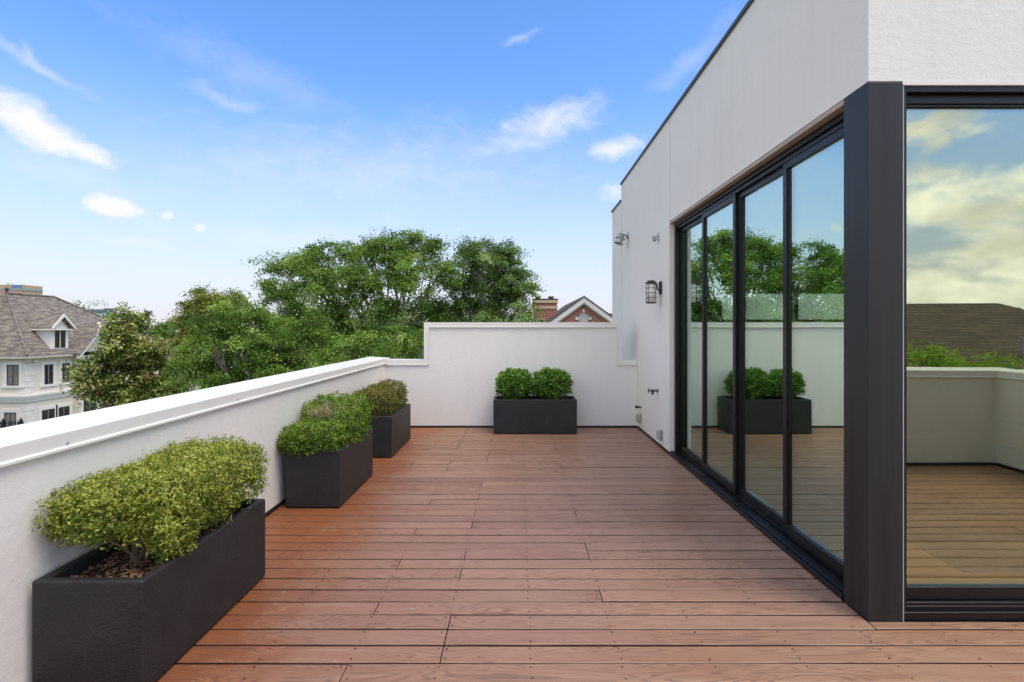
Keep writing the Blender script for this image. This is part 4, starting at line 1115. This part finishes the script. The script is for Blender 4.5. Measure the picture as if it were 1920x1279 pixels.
# ---------------------------------------------------------------- light, sky
SUN_EL, SUN_AZ = 62., 128.          # degrees; azimuth measured from +Y towards +X
sx, sy, sz = math.cos(R(SUN_EL)) * math.sin(R(SUN_AZ)), math.cos(R(SUN_EL)) * math.cos(R(SUN_AZ)), math.sin(R(SUN_EL))
sl = bpy.data.lights.new('sun', 'SUN'); sl.energy = 1.7; sl.angle = R(32); sl.color = (1., .91, .76)
so = bpy.data.objects.new('sun', sl); COL.objects.link(so); so.rotation_euler = Vector((sx, sy, sz)).to_track_quat('Z', 'Y').to_euler(); so.location = (0, 0, 30)

def world():
    w = bpy.data.worlds.new('World'); scene.world = w; w.use_nodes = True
    g = G(w.node_tree); bg = w.node_tree.nodes['Background']
    D = g.n('ShaderNodeTexCoord').outputs['Generated']
    x, y, z = g.xyz(D)
    sky = g.n('ShaderNodeTexSky', sky_type='NISHITA'); sky.sun_disc = False
    sky.sun_elevation = R(SUN_EL); sky.sun_rotation = R(SUN_AZ); sky.air_density = 1.0; sky.dust_density = .6; sky.ozone_density = 2.5; sky.altitude = 100
    base = sky.outputs[0]
    hs = g.n('ShaderNodeHueSaturation'); hs.inputs['Saturation'].default_value = SKY_SAT; hs.inputs['Value'].default_value = SKY_VAL; g.put(hs.inputs['Color'], base); base = hs.outputs[0]
    base = g.mix(1., base, (.98, .90, .98), 'MULTIPLY')
    # bright milky horizon
    base = g.mix(g.sm(z, .42, .0, 0., .86), base, (SKY_HZ * .92, SKY_HZ * .945, SKY_HZ * 1.10))
    # clouds in the open sky ahead: a few small wisps at their own bearings
    az = g.m('ARCTAN2', x, y); el = g.m('ARCSINE', z)
    d1 = g.m('SUBTRACT', g.noise(D, 7, 6, .6), .5); d2 = g.m('SUBTRACT', g.noise(g.add(D, (5, 3, 1)), 7, 6, .6), .5)
    azd = g.m('ADD', az, g.m('MULTIPLY', d1, .16)); eld = g.m('ADD', el, g.m('MULTIPLY', d2, .09))
    tex = g.m('SUBTRACT', g.noise(g.scl(D, (1, 1, 2.0)), 15, 10, .68, .4), .5)
    fac = None
    for (px, py, hw, hh, slope, op, sharp) in [
            (70, 238, 185, 58, -.30, 1., .85), (150, 280, 120, 36, -.25, .95, .8), (212, 394, 50, 29, 0, .95, .6), (291, 404, 24, 11, 0, .7, .8), (354, 431, 23, 12, 0, .75, .8),
            (1030, 232, 130, 52, .25, .85, 1.2), (960, 270, 150, 40, .1, .6, 1.4), (1168, 272, 68, 30, 0, .8, 1.), (1168, 352, 55, 34, .2, .65, 1.1),
            (60, 110, 150, 22, -.35, .35, 1.), (430, 190, 120, 20, -.1, .28, 1.), (985, 66, 44, 13, .35, .28, 1.), (40, 80, 30, 30, -1.2, .35, 1.), (260, 470, 120, 14, 0, .25, 1.),
            (1300, 110, 110, 50, .6, .22, 1.), (700, 320, 560, 130, .1, .42, 1.6), (480, 150, 300, 70, -.2, .20, 1.4), (120, 330, 280, 80, -.2, .35, 1.5), (560, 450, 420, 40, 0, .3, 1.5)]:
        u, v = (px - VX) / FPX, (VY - py) / FPX
        a0 = math.atan(u); e0 = math.atan(v * math.cos(a0)); ka = math.cos(a0) ** 2 / FPX; ke = math.cos(a0) * math.cos(e0) ** 2 / FPX
        da = g.m('DIVIDE', g.m('SUBTRACT', azd, a0), hw * ka)
        de = g.m('DIVIDE', g.m('SUBTRACT', g.m('SUBTRACT', eld, e0), g.m('MULTIPLY', g.m('SUBTRACT', az, a0), slope)), hh * ke)
        q = g.m('SUBTRACT', 1., g.m('SQRT', g.m('ADD', g.m('MULTIPLY', da, da), g.m('MULTIPLY', de, de))))
        q = g.m('ADD', q, g.m('MULTIPLY', tex, 1.5))
        k = g.m('MULTIPLY', g.sm(q, .0, sharp), op)
        fac = k if fac is None else g.m('MAXIMUM', fac, k)
    base = g.mix(g.m('MULTIPLY', fac, g.sm(y, .0, .2)), base, (CL * 1.0, CL * 1.0, CL * 1.02))
    # broken cumulus overhead and behind, spread to the sides as added neutral fill light
    side = g.m('MAXIMUM', g.sm(g.m('ABSOLUTE', az), .86, 1.25), g.sm(z, .58, .78))
    cn = g.noise(g.add(g.scl(D, (1, 1, 1.9)), (2.3, 7.1, .4)), 3.1, 9, .56, .25)
    cov = g.m('MULTIPLY', g.sm(cn, .45, .54), side)
    sh = g.noise(g.add(g.scl(D, (1, 1, 2.2)), (.2, 1.1, .15)), 3.6, 7, .55, .2)
    cc = g.mix(g.sm(sh, .36, .62), (CLB * .54, CLB * .53, CLB * .51), (CLB * 1.01, CLB * 1.0, CLB * .97))
    base = g.mix(cov, base, cc)
    g.put(bg.inputs[0], base); bg.inputs[1].default_value = .15
SKY_SAT, SKY_VAL, SKY_HZ, CL, CLB = 1.22, 1.34, 3.55, 4.5, 9.6
world()

# ---------------------------------------------------------------- camera
cd = bpy.data.cameras.new('camera'); cam = bpy.data.objects.new('camera', cd); COL.objects.link(cam)
cam.location = (0, 0, CAM_H); cam.rotation_euler = (R(90), 0, 0)
cd.sensor_width = 36.; cd.lens = 36. * FPX / 1920.
cd.shift_x = -(VX - 960.) / 1920.; cd.shift_y = -(639.5 - VY) / 1920.
cd.clip_start = .02; cd.clip_end = 6000
scene.camera = cam
vs = scene.view_settings; vs.view_transform = 'Standard'; vs.look = 'None'; vs.gamma = 1; vs.exposure = .56
scene.cycles.transparent_max_bounces = 16; scene.cycles.max_bounces = 10; scene.cycles.glossy_bounces = 6
